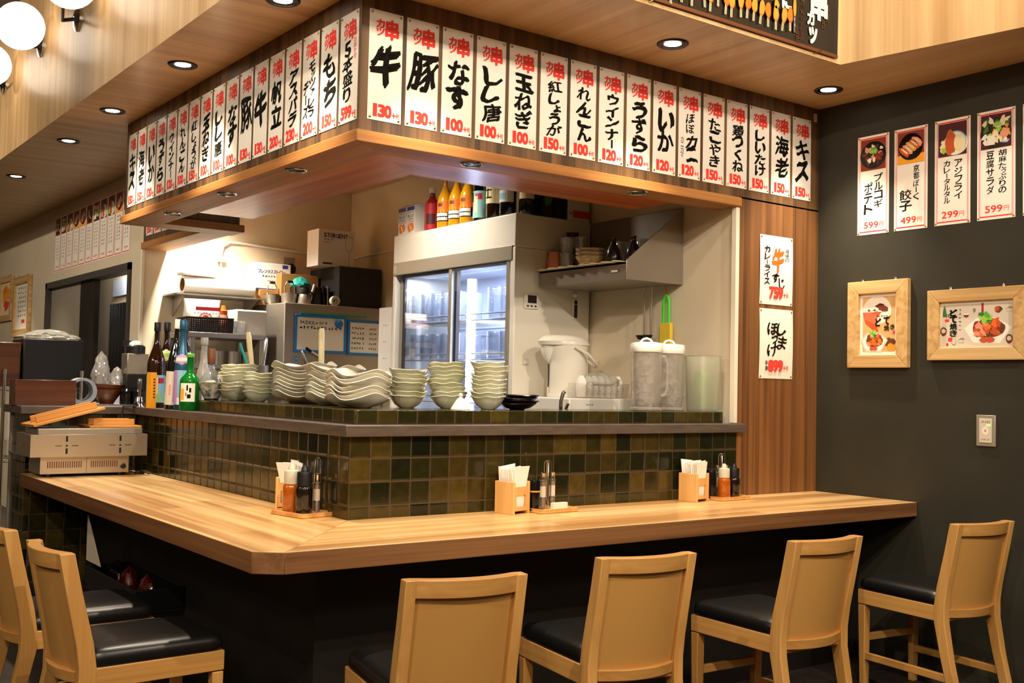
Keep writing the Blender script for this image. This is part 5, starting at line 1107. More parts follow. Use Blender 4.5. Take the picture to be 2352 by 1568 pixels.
bottle('shochu_bottle', (1.85, 1.445, FT), .055, .46, .017, .55, .82, 'black_glass', 'dark bottle with a teal and white label on the fridge', 'bottle', 'bottles on the fridge', 'black_plastic', [(.20, .62, 'carton', -4.9, -1.5, mk((.2, .6, .4, .9, 'teal'), (.35, .55, .5, .8, 'leaf_dark'), (.3, .7, .1, .3, 'sky_blue'), (.45, .5, .6, .7, 'salmon')))])
bottle('whisky_bottle', (1.90, 1.315, FT), .050, .40, .017, .55, .82, 'black_glass', 'dark bottle with a yellow label at the front corner of the fridge top', 'bottle', 'bottles on the fridge', 'black_plastic', [(.26, .52, 'cream', -3.4, -1.0, mk((0, 1, .7, 1, 'yellow'), (.3, .75, .4, .55, 'brown'))), (.52, .66, 'leaf_dark', -3.4, -1.0, mk((.2, .8, .3, .6, 'paper_matte')))])
for k, (x, dk) in enumerate(((2.02, .075), (2.125, .10))):
    m = MB(); m.box(-dk / 2, dk / 2, -.05, .05, 0, .24, 'black_plastic'); m.T = plane('f', 0, -.0505, .13)
    if k: m.scrib(-.03, .03, .02, .018, 'ink_pale', .0004, 4, 6)
    else: m.blob(0, 0, .03, .06, 'leaf_dark', .0004, .2, 3)
    m.T = None; tag(put(m.build('gift_box', bevel=.002), (x, 1.30, FT)), 'black gift box on the fridge %s' % ('beside the yellow label bottle', 'beside the white and red box')[k], 'box', 'dark gift boxes on the fridge')
m = MB(); m.box(-.09, .09, -.055, .12, 0, .20, 'carton'); m.T = plane('f', 0, -.0555, .10); m.rect(0.02, -.055, .14, .045, 'red_ink', .0004); m.scrib(-.085, -.055, -.055, .03, 'deep_red', .0006, 2, 2); m.blob(-.02, .05, .02, .02, 'black_gloss', .0005, .05); m.T = None
tag(put(m.build('drink_box', bevel=.003), (2.275, 1.305, FT)), 'white box with a red band over the steel wall shelf', 'box')
m = MB(); m.box(1.762, 1.766, 2.722, 2.90, 1.56, 2.03, 'carton'); m.T = plane('s', 1.7617, 2.81, 1.80)
for k in range(3): m.scrib(-.03, .03, .1 - .12 * k, .012, 'ink_pale', .0003, k, 3)
m.T = None; tag(m.build('paper_notice'), 'tall white paper notice hung at the outer edge of the fridge', 'notice')

# ================================================================== STEEL WALL SHELF WITH GLASSES
t = thing('steel_wall_shelf', 'stainless wall shelf with a slanted end plate beside the fridge', 'shelf', (0, 0, 0))
m = MB(); m.box(2.372, 2.388, .43, 1.225, 2.095, 2.54, 'steel'); 
for y in (.62, .95, 1.15):
    for z in (2.40, 2.25): m.lathe([(.005, 0), (.005, .003), (.0001, .004)], 'chrome', 8, (0, 0, 0)) if 0 else None
m.build('back_plate', t)
m = MB(); m.box(1.945, 2.372, .432, 1.225, 2.095, 2.105, 'steel'); m.box(1.945, 1.950, .432, 1.225, 2.105, 2.190, 'steel'); m.box(1.945, 2.372, .432, 1.225, 2.180, 2.190, 'steel'); m.box(1.9438, 1.945, .50, .56, 2.135, 2.155, 'black_gloss'); m.box(1.9432, 1.9438, .503, .557, 2.138, 2.152, 'card'); m.build('shelf_tray', t, .002)
m = MB(); m.add([(x, y, z) for y in (.425, .432) for x, z in ((1.940, 2.092), (2.388, 2.092), (2.388, 2.545), (1.94, 2.20))], [(0, 1, 2, 3), (7, 6, 5, 4), (0, 4, 5, 1), (1, 5, 6, 2), (2, 6, 7, 3), (3, 7, 4, 0)], 'steel'); m.build('end_plate', t, .002)
m = MB(); vs = []; n = 30
for i in range(n + 1):
    y = .45 + .80 * i / n
    for x in (1.90, 2.30): vs.append((x - (.012 * math.sin(i * 1.7) if x < 2 else 0), y, 2.1925 + .004 * abs(math.sin(i * .9)) - (.010 * abs(math.sin(i * .6)) if x < 2 else 0) * 0))
m.add(vs, [(2 * i, 2 * i + 1, 2 * i + 3, 2 * i + 2) for i in range(n)], 'cream'); o = m.build('shelf_liner'); s_ = o.modifiers.new('th', 'SOLIDIFY'); s_.thickness = .003; s_.offset = 1
tag(o, 'yellowish paper liner spread over the steel wall shelf', 'liner')
SZ = 2.2005
def tumbler(loc, r, h, label):
    t = thing('glass_tumbler', label, 'glass', loc, 0, 'clear glasses on the steel shelf')
    m = MB(); m.shell([(.0001, .010), (r * .8, .010), (r, h), (r * .97, h + .002), (r * .93, h), (r * .73, .016), (.0001, .014)], 'glass', 22); m.shell([(.0001, 0), (r * .78, 0), (r * .8, .010)], 'glass', 22); m.build('glass_body', t); return t
tumbler((2.055, 1.095, SZ), .047, .10, 'lower clear tumbler beside the ridged bowls'); tumbler((2.055, 1.095, SZ + .099), .047, .10, 'upper clear tumbler of the stack beside the ridged bowls')
tumbler((2.19, 1.13, SZ), .047, .11, 'clear tumbler behind the ridged bowls, lowest of the middle stack'); tumbler((2.19, 1.13, SZ + .109), .047, .11, 'clear tumbler standing highest on the shelf, behind the ridged bowls')
tumbler((2.24, .98, SZ), .044, .14, 'clear tumbler between the ridged bowls and the back plate'); tumbler((2.27, .83, SZ), .046, .17, 'clear tall tumbler behind the first dark flask'); tumbler((2.28, .66, SZ), .044, .17, 'clear tall tumbler behind the second dark flask'); tumbler((2.27, .51, SZ), .046, .17, 'clear tall tumbler closest to the slanted end plate')
for k in range(3):
    m = MB(); m.lathe([(.038, 0), (.040, .008), (.068, .030), (.090, .062), (.092, .066), (.087, .064), (.060, .030), (.0001, .014)], 'straw_bowl', 30); tag(put(m.build('ridged_bowl', sharp=60), (2.075, .895, SZ + .024 * k)), 'striped straw coloured bowl, %s of the three on the steel shelf' % ('bottom', 'middle', 'top')[k], 'bowl', 'striped bowls on the steel shelf')
for k, (x, y) in enumerate(((2.12, .74), (2.15, .60))):
    m = MB(); m.lathe([(.036, 0), (.044, .012), (.050, .050), (.040, .100), (.018, .140), (.015, .155), (.022, .172), (.018, .172), (.0001, .168)], 'dark_glaze', 26); tag(put(m.build('sake_flask', sharp=50), (x, y, SZ)), 'dark ceramic sake flask, %s the slanted end plate' % ('farther from', 'nearer to')[k], 'flask', 'dark sake flasks on the steel shelf')
m = MB(); m.lathe([(.045, 0), (.046, .05), (.036, .115), (.0001, .116)], 'salmon', 20); tag(put(m.build('paper_cup_stack'), (2.03, 1.185, SZ)), 'pinkish upside down cup at the open end of the steel shelf', 'cup')
tag(put(MB().box(-.042, .042, -.03, .03, 0, .15, 'black_plastic').build('black_tin', bevel=.003), (2.175, 1.19, SZ + .001), 0), 'black square tin at the fridge end of the steel shelf', 'tin')
m = MB(); m.lathe([(.032, 0), (.040, .10), (.042, .102), (.0001, .09)], ['black_plastic', 'kraft', 'kraft'], 20); tag(put(m.build('black_paper_cup'), (2.175, 1.19, SZ + .152)), 'black paper cup with a tan rim standing on the black tin', 'cup')
# ladles and peeler hanging under the shelf
for k, y in enumerate((.70, .64)):
    t = thing('hanging_ladle', 'steel ladle hanging under the wall shelf, %s the yellow sleeve' % ('away from', 'nearer')[k], 'ladle', (2.345, y, 0), 0, 'ladles under the wall shelf')
    m = MB(); m.tube([(0, 0, 2.094), (.004, 0, 2.07), (0, 0, 2.05), (0, 0, 1.80)], .004, 'chrome', 8); m.build('handle', t)
    m = MB(); m.lathe([(.0001, -.03), (.018, -.024), (.028, -.008), (.030, 0), (.027, -.004), (.0001, -.024)], 'dark_metal', 18, (-.028, 0, 1.80)); m.build('ladle_cup', t)
t = thing('peeler_sleeve', 'bright green handled slicer in a yellow sleeve hanging under the shelf', 'slicer', (2.355, .525, 0))
m = MB(); m.tube([(0, -.022, 1.865), (0, -.022, 2.00), (0, -.012, 2.025), (0, 0, 2.030), (0, .012, 2.025), (0, .022, 2.00), (0, .022, 1.865)], .008, 'neon_green', 8); m.build('handle', t)
m = MB(); m.box(-.010, .014, -.045, .045, 1.70, 1.87, 'yellow'); m.build('sleeve', t, .004)
m = MB(); m.tube([(0, 0, 2.034), (.006, .006, 2.06), (0, .01, 2.094)], .0025, 'meat', 6); m.build('string', t)

# ================================================================== KITCHEN WORKTOP ITEMS
tag(MB().box(.63, 2.385, .47, 1.235, 1.25, 1.298, 'steel').box(.63, 1.0, 1.235, 2.04, 1.25, 1.298, 'steel').box(.66, 2.38, .50, 1.2, 0, 1.25, 'steel').build('kitchen_worktop'), 'steel kitchen worktop behind the tiled kerb', 'worktop')
m = MB(); m.box(1.72, 2.37, .64, 1.22, 1.299, 1.417, 'white_plastic'); m.T = plane('f', 1.9, .6395, 1.36); m.scrib(-.06, 0, .02, .012, 'ink_grey', .0004, 2, 4); m.T = None
tag(m.build('white_appliance', bevel=.008), 'low white appliance under the water boiler', 'appliance')
t = thing('water_boiler', 'white electric water boiler with a spout and carry handle', 'water boiler', (1.985, .985, 1.4175), 2.65)
m = MB(); n = 32; rings = []
for z, k in ((0, .95), (.01, 1), (.20, .97), (.27, 1.0), (.315, 1.03)):
    rings.append([(.122 * k * math.cos(2 * math.pi * i / n), .115 * k * math.sin(2 * math.pi * i / n), z) for i in range(n)])
m.loft(rings, 'white_enamel'); m.build('boiler_body', t)
m = MB(); rings = []
for z, k, sx in ((.312, 1.05, .0), (.335, 1.05, .01), (.352, .95, .01), (.368, .7, .03), (.374, .3, .04)):
    rings.append([(sx + .13 * k * math.cos(2 * math.pi * i / n) * (1.28 if math.cos(2 * math.pi * i / n) > 0 else 1), .115 * k * math.sin(2 * math.pi * i / n), z) for i in range(n)])
m.loft(rings, 'white_enamel'); m.build('lid', t)
m = MB(); rings = []
for z, k, sx in ((.205, .25, .10), (.235, .6, .105), (.28, .9, .10), (.314, 1.0, .09)): rings.append([(sx + .072 * k * math.cos(2 * math.pi * i / n), .07 * k * math.sin(2 * math.pi * i / n), z) for i in range(n)])
m.loft(rings, 'white_plastic'); m.build('spout', t)
m = MB(); m.tube([(-.02, -.125, .30), (-.10, -.118, .26), (-.165, -.06, .20), (-.175, 0, .185), (-.165, .06, .20), (-.10, .118, .26), (-.02, .125, .30)], .009, 'white_enamel', 8); m.build('carry_handle', t)
m = MB(); m.box(.119, .1235, .018, .032, .06, .20, 'screen'); m.box(.119, .1238, .014, .036, .025, .055, 'card'); m.build('level_window', t)
m = MB(); m.lathe([(.012, .371), (.012, .377), (.0001, .378)], 'orange', 14, (.06, 0, 0)); m.build('button', t)
m = MB(); m.tube([(1.585, .55, 1.298), (1.585, .55, 1.40), (1.592, .54, 1.445), (1.600, .53, 1.455)], .011, 'chrome', 12); m.lathe([(.02, 1.298), (.02, 1.312), (.0001, 1.313)], 'chrome', 16, (1.585, .55, 0)); m.tube([(1.605, .55, 1.33), (1.620, .53, 1.39)], .010, 'chrome', 10)
tag(m.build('kitchen_tap'), 'short chrome tap post standing before the water boiler', 'tap')
t = thing('packet_tub', 'clear tub of white packets beside the water boiler', 'tub', (2.04, .755, 1.4175))
m = MB(); m.loft([[(-.16, -.07, .002), (.16, -.07, .002), (.16, .07, .002), (-.16, .07, .002)], [(-.172, -.08, .082), (.172, -.08, .082), (.172, .08, .082), (-.172, .08, .082)], [(-.176, -.084, .086), (.176, -.084, .086), (.176, .084, .086), (-.176, .084, .086)]], 'acrylic', False); m.poly([(-.16, -.07, .002), (.16, -.07, .002), (.16, .07, .002), (-.16, .07, .002)], 'acrylic'); m.build('tub_body', t)
for k in range(7):
    m = MB(); n = 14; rings = []
    for z, a in ((.004, .8), (.05, 1.0), (.10, .85), (.128, .35)): rings.append([(.021 * a * math.cos(2 * math.pi * i / n), .045 * a * math.sin(2 * math.pi * i / n), z) for i in range(n)])
    m.loft(rings, 'tissue'); m.T = plane('f', 0, -.0455, .045)
    for d in range(4): m.blob((-.006, .008, .004, -.008)[d], (-.02, -.006, .012, .026)[d], .003, .003, 'navy', .0003, .1, d, 8)
    m.T = None
    tag(put(m.build('white_packet'), (1.90 + .047 * k, .75, 1.420)), 'white blue-dotted packet in the clear tub, %s from the water boiler' % (['first'] + ORD[1:])[k], 'packet', 'white packets in the clear tub')
m = crumple(.15, .07, .075, 'film', 31, 30, 6); tag(put(m.build('film_cover'), (2.045, .755, 1.500)), 'crinkled clear film over the tub of white packets', 'film cover')
def pitcher(loc, label, seed):
    t = thing('water_pitcher', label, 'pitcher', loc, -.5, 'clear pitchers on the kerb'); n = 30; H = .318; G = 1.14
    def sq(r, z, e=.72):
        r = r * G
        return [(r * math.copysign(abs(math.cos(a)) ** e, math.cos(a)), r * math.copysign(abs(math.sin(a)) ** e, math.sin(a)), z) for a in [2 * math.pi * i / n for i in range(n)]]
    m = MB(); m.loft([sq(.060, .016), sq(.064, .03), sq(.068, .06), sq(.071, H)], 'acrylic', False); m.loft([sq(.066, H), sq(.060, .06), sq(.056, .03)], 'acrylic', False); m.build('jug_body', t)
    m = MB(); m.loft([sq(.070, 0), sq(.074, .004), sq(.074, .014), sq(.064, .020)], 'acrylic'); m.build('base', t)
    m = MB(); m.loft([sq(.073, H - .002), sq(.075, H + .004), sq(.075, H + .036), sq(.070, H + .048), sq(.04, H + .053), sq(.01, H + .054)], 'white_plastic'); m.build('lid', t)
    m = MB(); m.tube([(-.035, 0, H + .050), (-.02, 0, H + .068), (0, 0, H + .074), (.02, 0, H + .068), (.035, 0, H + .050)], .006, 'white_plastic', 8); m.build('lid_grip', t)
    m = MB(); m.tube([(.078, 0, H - .02), (.105, 0, H - .025), (.118, 0, H - .06), (.118, 0, .12), (.108, 0, .09), (.080, 0, .08)], .009, 'acrylic', 8); m.build('handle', t)
    q = random.Random(seed); m = MB()
    for k in range(46):
        s = q.uniform(.012, .02); m.T = Matrix.Translation((q.uniform(-.036, .036), q.uniform(-.036, .036), .045 + .25 * (k / 46))) @ Matrix.Rotation(q.uniform(0, 3), 4, (q.random(), q.random(), q.random() + .1)); m.box(-s, s, -s, s, -s, s, 'ice')
    m.T = None; o = m.build('ice', t); o['kind'] = 'stuff'
pitcher((1.895, .205, K), 'clear lidded water pitcher full of ice, next to the packet tub', 5); pitcher((2.125, .265, K), 'clear lidded water pitcher full of ice, next to the green tinted tub', 6)
t = thing('tinted_tub', 'cloudy clear tub with something green inside by the white post', 'tub', (2.262, .135, K)); n = 30
def sqr(r, z, e=.35): return [(r * math.copysign(abs(math.cos(a)) ** e, math.cos(a)), r * math.copysign(abs(math.sin(a)) ** e, math.sin(a)), z) for a in [2 * math.pi * i / n for i in range(n)]]
m = MB(); m.loft([sqr(.066, 0), sqr(.070, .01), sqr(.080, .305), sqr(.083, .308), sqr(.077, .304), sqr(.066, .012), sqr(.01, .010)], 'frosted_tub', False); m.build('tub_body', t)
m = MB(); m.lathe([(.045, .02), (.050, .06), (.052, .18), (.04, .22), (.0001, .225)], 'lime', 18); m.build('green_bag', t)
m = MB(); m.tube([(1.50, .50, 1.300), (1.55, .48, 1.302), (1.80, .50, 1.302)], .006, 'white_plastic', 6)
# utensil canisters
def canister(loc, r, h, label, utens):
    t = thing('utensil_canister', label, 'canister', loc, 0, 'utensil canisters behind the plates')
    m = MB(); m.shell([(.0001, 0), (r, 0), (r, h), (r * 1.04, h + .003), (r * .97, h), (r * .97, .006), (.0001, .006)], 'steel', 26); m.build('canister_body', t, sharp=50)
    for nm, x0, y0, x1, y1, top, rad_, mat, lb in utens:
        m = MB(); a = Vector((loc[0] + x0, loc[1] + y0, loc[2] + .012)); b = Vector((loc[0] + x1, loc[1] + y1, top)); c = a.lerp(b, .45)
        m.tube([a, c], rad_ * .4, 'chrome', 8); m.tube([c, c.lerp(b, .1), c.lerp(b, .9), b], [rad_ * .6, rad_, rad_, rad_ * .7], mat, 10)
        tag(m.build(nm), lb, 'utensil', 'utensils in the canisters')
canister((.515, 2.17, L0), .062, .27, 'steel canister of utensil handles behind the small bowls',
         [('striped_chopstick', .03, 0, -.13, -.02, 1.70, .008, 'teal', 'thin teal and white handle slanting out of the first canister'), ('serving_spoon', .0, .02, -.07, .0, 1.77, .017, 'cream', 'beige handle leaning beside the teal one'), ('steel_ladle', -.01, -.02, .04, -.02, 1.74, .013, 'chrome', 'upright steel handle in the first canister')])
canister((.80, 1.86, L0), .060, .22, 'steel canister hidden behind the middle plates',
         [('wooden_paddle', -.01, 0, -.03, -.02, 1.80, .018, 'cream', 'tall pale paddle handle rising before the whiteboard'), ('whisk', .02, 0, -.15, .0, 1.66, .010, 'chrome', 'thin steel whisk handle leaning away from the paddle')])

# ================================================================== BACK OF THE KITCHEN
t = thing('steel_cabinet', 'tall steel refrigerator cabinet carrying whiteboards at the back', 'cabinet', (0, 0, 0))
m = MB(); m.box(1.47, 2.375, 3.90, 4.55, .12, 2.105, 'steel'); m.build('cabinet_body', t, .006)
for x in (1.50, 2.34):
    for y in (3.94, 4.50):
        m = MB(); m.lathe([(.02, 0), (.02, .122)], 'dark_metal', 12, (x, y, 0)); m.build('foot', t)
m = MB(); m.T = plane('f', 1.58, 3.899, 1.66); m.blob(0, 0, .025, .02, 'blue', .001, .02); m.scrib(-.018, .018, 0, .015, 'paper_matte', .0015, 3, 3); m.T = None; m.build('badge', t)
def whiteboard(x0, x1, z0, z1, label, lines, magnet=False):
    t = thing('whiteboard', label, 'whiteboard', group='whiteboards on the steel cabinet'); t.matrix_world = plane('f', (x0 + x1) / 2, 3.898, (z0 + z1) / 2); w_, h = x1 - x0, z1 - z0
    m = MB(); m.box(-w_ / 2 + .01, w_ / 2 - .01, -h / 2 + .01, h / 2 - .01, .001, .006, 'paper'); 
    for a in lines: a(m, w_, h)
    m.build('board', t)
    m = MB(); f = .022
    for b in ((-w_ / 2, w_ / 2, h / 2 - f, h / 2), (-w_ / 2, w_ / 2, -h / 2, -h / 2 + f), (-w_ / 2, -w_ / 2 + f, -h / 2 + f, h / 2 - f), (w_ / 2 - f, w_ / 2, -h / 2 + f, h / 2 - f)): m.box(b[0], b[1], b[2], b[3], .001, .012, 'blue')
    m.build('frame', t, .003)
    return t
whiteboard(1.555, 2.018, 1.712, 2.018, 'blue framed whiteboard with two lines of writing on the steel cabinet', [lambda m, w_, h: (m.scrib(-w_ * .42, w_ * .12, h * .30, .03, 'ink_grey', .0065, 5, 9), m.scrib(-w_ * .42, w_ * .40, h * .16, .034, 'ink', .0065, 6, 12), m.rect(-w_ * .22, h * .255, .10, .004, 'ink', .0065))])
whiteboard(2.030, 2.372, 1.705, 1.998, 'blue framed whiteboard with a list of numbers beside the fridge', [lambda m, w_, h: [(m.scrib(-w_ * .40, -w_ * .05, h * (.26 - .14 * k), .026, 'ink', .0065, k, 5), m.scrib(w_ * .08, w_ * .30, h * (.26 - .14 * k), .026, 'ink', .0065, k + 9, 4)) for k in range(5)]])
t = thing('round_magnet', 'round blue magnet on the larger whiteboard', 'magnet'); t.matrix_world = plane('f', 1.945, 3.891, 1.955); m = MB(); m.lathe([(.034, 0), (.034, .012), (.028, .016), (.0001, .017)], 'blue', 24); m.build('magnet_body', t)
m = MB(); m.box(1.60, 2.20, 3.885, 3.899, 2.020, 2.032, 'teal'); tag(m.build('magnet_strip'), 'dark teal strip along the top of the whiteboards', 'strip')
m = MB(); m.tube([(1.655, 3.88, 1.748), (1.70, 3.88, 1.722)], .011, 'black_plastic', 10); m.tube([(1.70, 3.88, 1.722), (1.81, 3.88, 1.665)], .009, 'white_plastic', 10); tag(m.build('board_marker'), 'black capped marker clipped slanting below the larger whiteboard', 'marker')
# on top of the steel cabinet
CT = 2.106
tag(put(MB().box(-.20, .20, -.27, .27, 0, .335, 'charcoal').build('black_crate', bevel=.005), (2.168, 4.22, CT)), 'large black box on the steel cabinet next to the fridge', 'box')
m = MB(); m.box(-.165, .165, -.10, .12, 0, .305, 'carton'); m.T = plane('f', 0, -.1005, .1525); m.htext('STORGENT', -.12, .10, .105, .034, 'ink', .0005, .02, 0, 0, 1.3); m.scrib(-.12, -.03, .07, .012, 'ink_grey', .0005, 3, 6); m.scrib(-.12, -.06, .045, .016, 'deep_red', .0005, 4, 4); m.rect(-.08, -.13, .085, .016, 'ink_grey', .0005)
pts = [(.145, .105), (.15, .03), (.135, -.01), (.115, -.02), (.095, -.01), (.08, .03), (.085, .105)]
for a, b in zip(pts, pts[1:] + pts[:1]): m.tube([(a[0], a[1], .0006), (b[0], b[1], .0006)], .0015, 'ink_pale', 4)
m.tube([(.115, -.02, .0006), (.115, -.14, .0006)], .0015, 'ink_pale', 4); m.T = None
tag(put(m.build('stemware_box', bevel=.004), (1.985, 4.14, CT + .336), -.02), 'white carton with a wine glass drawing on top of the black box', 'box')
tag(put(MB().box(-.17, .17, -.12, .12, 0, .27, 'kraft').build('kraft_box', bevel=.003), (1.775, 4.40, CT)), 'brown cardboard box wedged behind the pots on the steel cabinet', 'box')
o = crumple(.09, .06, .085, 'teal', 12, 24, 6).build('teal_bag'); tag(put(o, (1.74, 4.20, CT + .155)), 'teal and white plastic bag heaped over the small black bin', 'bag')
tag(put(MB().box(-.14, .14, -.09, .09, 0, .155, 'black_plastic').build('black_bin', bevel=.006), (1.80, 4.14, CT)), 'small black bin in front of the cardboard box', 'bin')
for k, (x, s, mt) in enumerate(((1.79, -.05, 'steel_warm'), (1.865, .01, 'dark_metal'), (1.905, .005, 'chrome'))):
    m = MB(); m.tube([(x + s, 4.03, CT + .010), (x, 4.035, CT + .17)], .014 - .003 * k, mt, 10); tag(m.build('torch_stick'), ('slanting silver stick against the black bin', 'dark upright stick against the black bin', 'thin chrome stick beside the tape roll')[k], 'stick', 'sticks before the black bin')
m = MB(); m.T = Matrix.Translation((1.935, 3.955, CT + .042)) @ Matrix.Rotation(math.pi / 2, 4, 'X'); m.shell([(.040, -.02), (.041, 0), (.040, .02), (.020, .02), (.020, -.02), (.040, -.02)], 'card', 26); m.T = None; tag(m.build('tape_roll'), 'cream tape roll standing on the steel cabinet edge', 'tape')
def pot(loc, r, label):
    t = thing('loop_pot', label, 'pot', loc, .4, 'small pots on the steel cabinet')
    m = MB(); m.shell([(.0001, .003), (r * .85, .003), (r, .02), (r * 1.03, .085), (r * 1.08, .088), (r * 1.0, .085), (r * .95, .02), (.0001, .008)], 'steel', 24); m.build('pot_body', t)
    m = MB(); m.tube([(r * .9, 0, .08), (r * .85, 0, .15), (r * .45, 0, .185), (-r * .45, 0, .185), (-r * .85, 0, .15), (-r * .9, 0, .08)], .005, 'chrome', 8); m.build('bail_handle', t)
    m = MB(); m.tube([(r * .42, 0, .186), (-r * .42, 0, .186)], .011, 'black_plastic', 10); m.build('grip', t)
pot((1.535, 4.30, CT), .062, 'small steel pot with a looped handle at the cabinet edge'); pot((1.600, 4.10, CT), .066, 'small steel pot with a looped handle, second from the cabinet edge')
t = thing('coffee_kettle', 'steel kettle with a black lid in front of the black bin', 'kettle', (1.685, 4.0, CT), .3); m = MB(); m.lathe([(.05, 0), (.055, .01), (.045, .07), (.04, .085), (.0001, .087)], 'steel', 22); m.build('kettle_body', t); m = MB(); m.lathe([(.043, .083), (.046, .10), (.040, .135), (.0001, .138)], 'black_plastic', 20); m.build('lid', t); m = MB(); m.tube([(.048, 0, .11), (.085, 0, .10), (.09, 0, .04), (.075, 0, .01)], .009, 'dark_metal', 8); m.build('handle', t)
# wall shelf with the straw box and the paper roll
t = thing('kitchen_wall_shelf', 'thin steel shelf on the back wall under the straw carton', 'shelf', (0, 0, 0)); m = MB(); m.box(.72, 1.80, 4.36, 4.568, 2.322, 2.336, 'steel'); m = MB(); m.box(.72, 1.46, 4.25, 4.568, 2.140, 2.152, 'steel'); m.build('shelf_board', t)
for x in (.80, 1.40):
    m = MB(); m.prism([(4.28, 2.14), (4.568, 2.14), (4.568, 1.98)], x, x + .008, 'steel'); m.v = [(c, a, b) for a, b, c in m.v]; m.build('bracket', t)
m = MB(); m.box(-.165, .165, -.08, .10, 0, .222, 'carton'); m.T = plane('f', 0, -.0805, .111); m.htext('フレックスストロー', -.13, .12, .04, .028, 'navy', .0005, .01); m.scrib(-.09, .13, .0, .022, 'navy', .0005, 4, 9); m.rect(.115, .088, .05, .03, 'navy', .0005); m.scrib(-.05, .12, -.035, .012, 'ink_pale', .0005, 5, 8); m.rect(-.05, -.106, .2, .008, 'navy', .0005); m.T = plane('s', -.1655, .01, .111)
for k in range(4): m.scrib(-.07, .06, .03 - .03 * k, .014, 'pink_line', .0005, k, 6)
m.T = None; tag(put(m.build('straw_carton', bevel=.003), (1.565, 4.455, 2.238), 0), 'white carton lettered フレックスストロー in blue against the back wall', 'box')
tag(put(MB().box(-.15, .15, -.1, .1, 0, .130, 'kraft').build('low_carton', bevel=.003), (1.60, 4.455, CT)), 'low cardboard box under the white straw carton', 'box')
t = thing('paper_roll', 'thick white paper roll lying on the back wall shelf', 'paper roll', (0, 0, 0))
m = MB(); n = 32; A0 = [(.80, 4.36 + .072 * math.cos(a), 2.226 + .072 * math.sin(a)) for a in [2 * math.pi * i / n for i in range(n)]]; B0 = [(1.385, y, z) for _, y, z in A0]; A1 = [(.80, 4.36 + .052 * math.cos(a), 2.226 + .052 * math.sin(a)) for a in [2 * math.pi * i / n for i in range(n)]]; B1 = [(1.385, y, z) for _, y, z in A1]
m.loft([A1, A0, B0, B1], 'tissue', False); m.build('roll', t, sharp=50); m = MB(); m.loft([B1, A1], 'kraft', False); m.build('core', t)
# steel rack with basket
t = thing('steel_rack', 'steel rack table in the kitchen with a dark basket on it', 'rack', (0, 0, 0))
m = MB(); m.box(.705, 1.325, 3.90, 4.40, 1.795, 1.835, 'steel'); m.build('rack_top', t, .003)
for z in (1.56, 1.20):
    m = MB(); m.box(.71, 1.32, 3.91, 4.39, z, z + .03, 'steel'); m.build('rack_shelf', t, .003)
for x in (.735, 1.295):
    for y in (3.93, 4.37):
        m = MB(); m.box(x - .022, x + .022, y - .022, y + .022, 0, 1.796, 'steel'); m.build('leg', t, .003)
for k in range(4):
    m = MB(); m.lathe([(.055, 0), (.055, .11), (.05, .112), (.0001, .10)], 'steel', 20); tag(put(m.build('steel_tin'), (.85 + .125 * k, 4.02, 1.591)), 'round steel tin under the rack top, %s from the bottles' % (['first'] + ORD[1:])[k], 'tin', 'steel tins on the rack')
t = thing('plastic_basket', 'dark brown perforated plastic basket on the steel rack', 'basket', (.885, 4.06, 1.8355), -.06)
m = MB(); w_, d, h = .355, .25, .118
for s in (-1, 1):
    for k in range(22): m.box(-w_ / 2 + w_ * k / 21 - .0035, -w_ / 2 + w_ * k / 21 + .0035, s * d / 2 - .002, s * d / 2 + .002, 0, h, 'basket')
    for k in range(15): m.box(s * w_ / 2 - .002, s * w_ / 2 + .002, -d / 2 + d * k / 14 - .0035, -d / 2 + d * k / 14 + .0035, 0, h, 'basket')
    for k in range(7):
        z = .012 + k * .0155; m.box(-w_ / 2, w_ / 2, s * d / 2 - .002, s * d / 2 + .002, z - .003, z + .003, 'basket'); m.box(s * w_ / 2 - .002, s * w_ / 2 + .002, -d / 2, d / 2, z - .003, z + .003, 'basket')
m.build('basket_wall', t)
m = MB()
for b in ((-w_ / 2 - .006, w_ / 2 + .006, -d / 2 - .006, -d / 2 + .006), (-w_ / 2 - .006, w_ / 2 + .006, d / 2 - .006, d / 2 + .006), (-w_ / 2 - .006, -w_ / 2 + .006, -d / 2, d / 2), (w_ / 2 - .006, w_ / 2 + .006, -d / 2, d / 2)): m.box(b[0], b[1], b[2], b[3], h - .012, h, 'basket')
m.build('basket_rim', t, .002); m = MB(); m.box(-w_ / 2, w_ / 2, -d / 2, d / 2, 0, .004, 'basket'); m.build('basket_floor', t)
t = thing('flour_bag', 'plump white and red food bag sitting in the dark basket', 'bag', (.855, 4.06, 1.841), -.1)
m = MB(); n = 30; rings = []
for z, a, b in ((0, .10, .075), (.04, .135, .10), (.12, .14, .10), (.19, .135, .06), (.235, .14, .02), (.255, .145, .006)): rings.append([(a * math.copysign(abs(math.cos(g)) ** .7, math.cos(g)), b * math.sin(g), z) for g in [2 * math.pi * i / n for i in range(n)]])
m.loft(rings, 'poster_white'); m.build('bag_body', t)
m = MB(); m.T = plane('f', 0, -.103, .12); m.T = m.T @ Matrix.Rotation(-.18, 4, 'X'); m.rect(.02, .055, .19, .030, 'deep_red', .012); m.blob(.0, -.01, .05, .035, 'salmon', .012, .05, 3); m.blob(.0, -.01, .035, .024, 'poster_white', .013, .05, 3); m.blob(.0, -.01, .022, .014, 'deep_red', .0135, .05, 3); m.scrib(-.09, .09, .02, .02, 'deep_red', .012, 4, 8); m.T = None; m.build('bag_print', t)
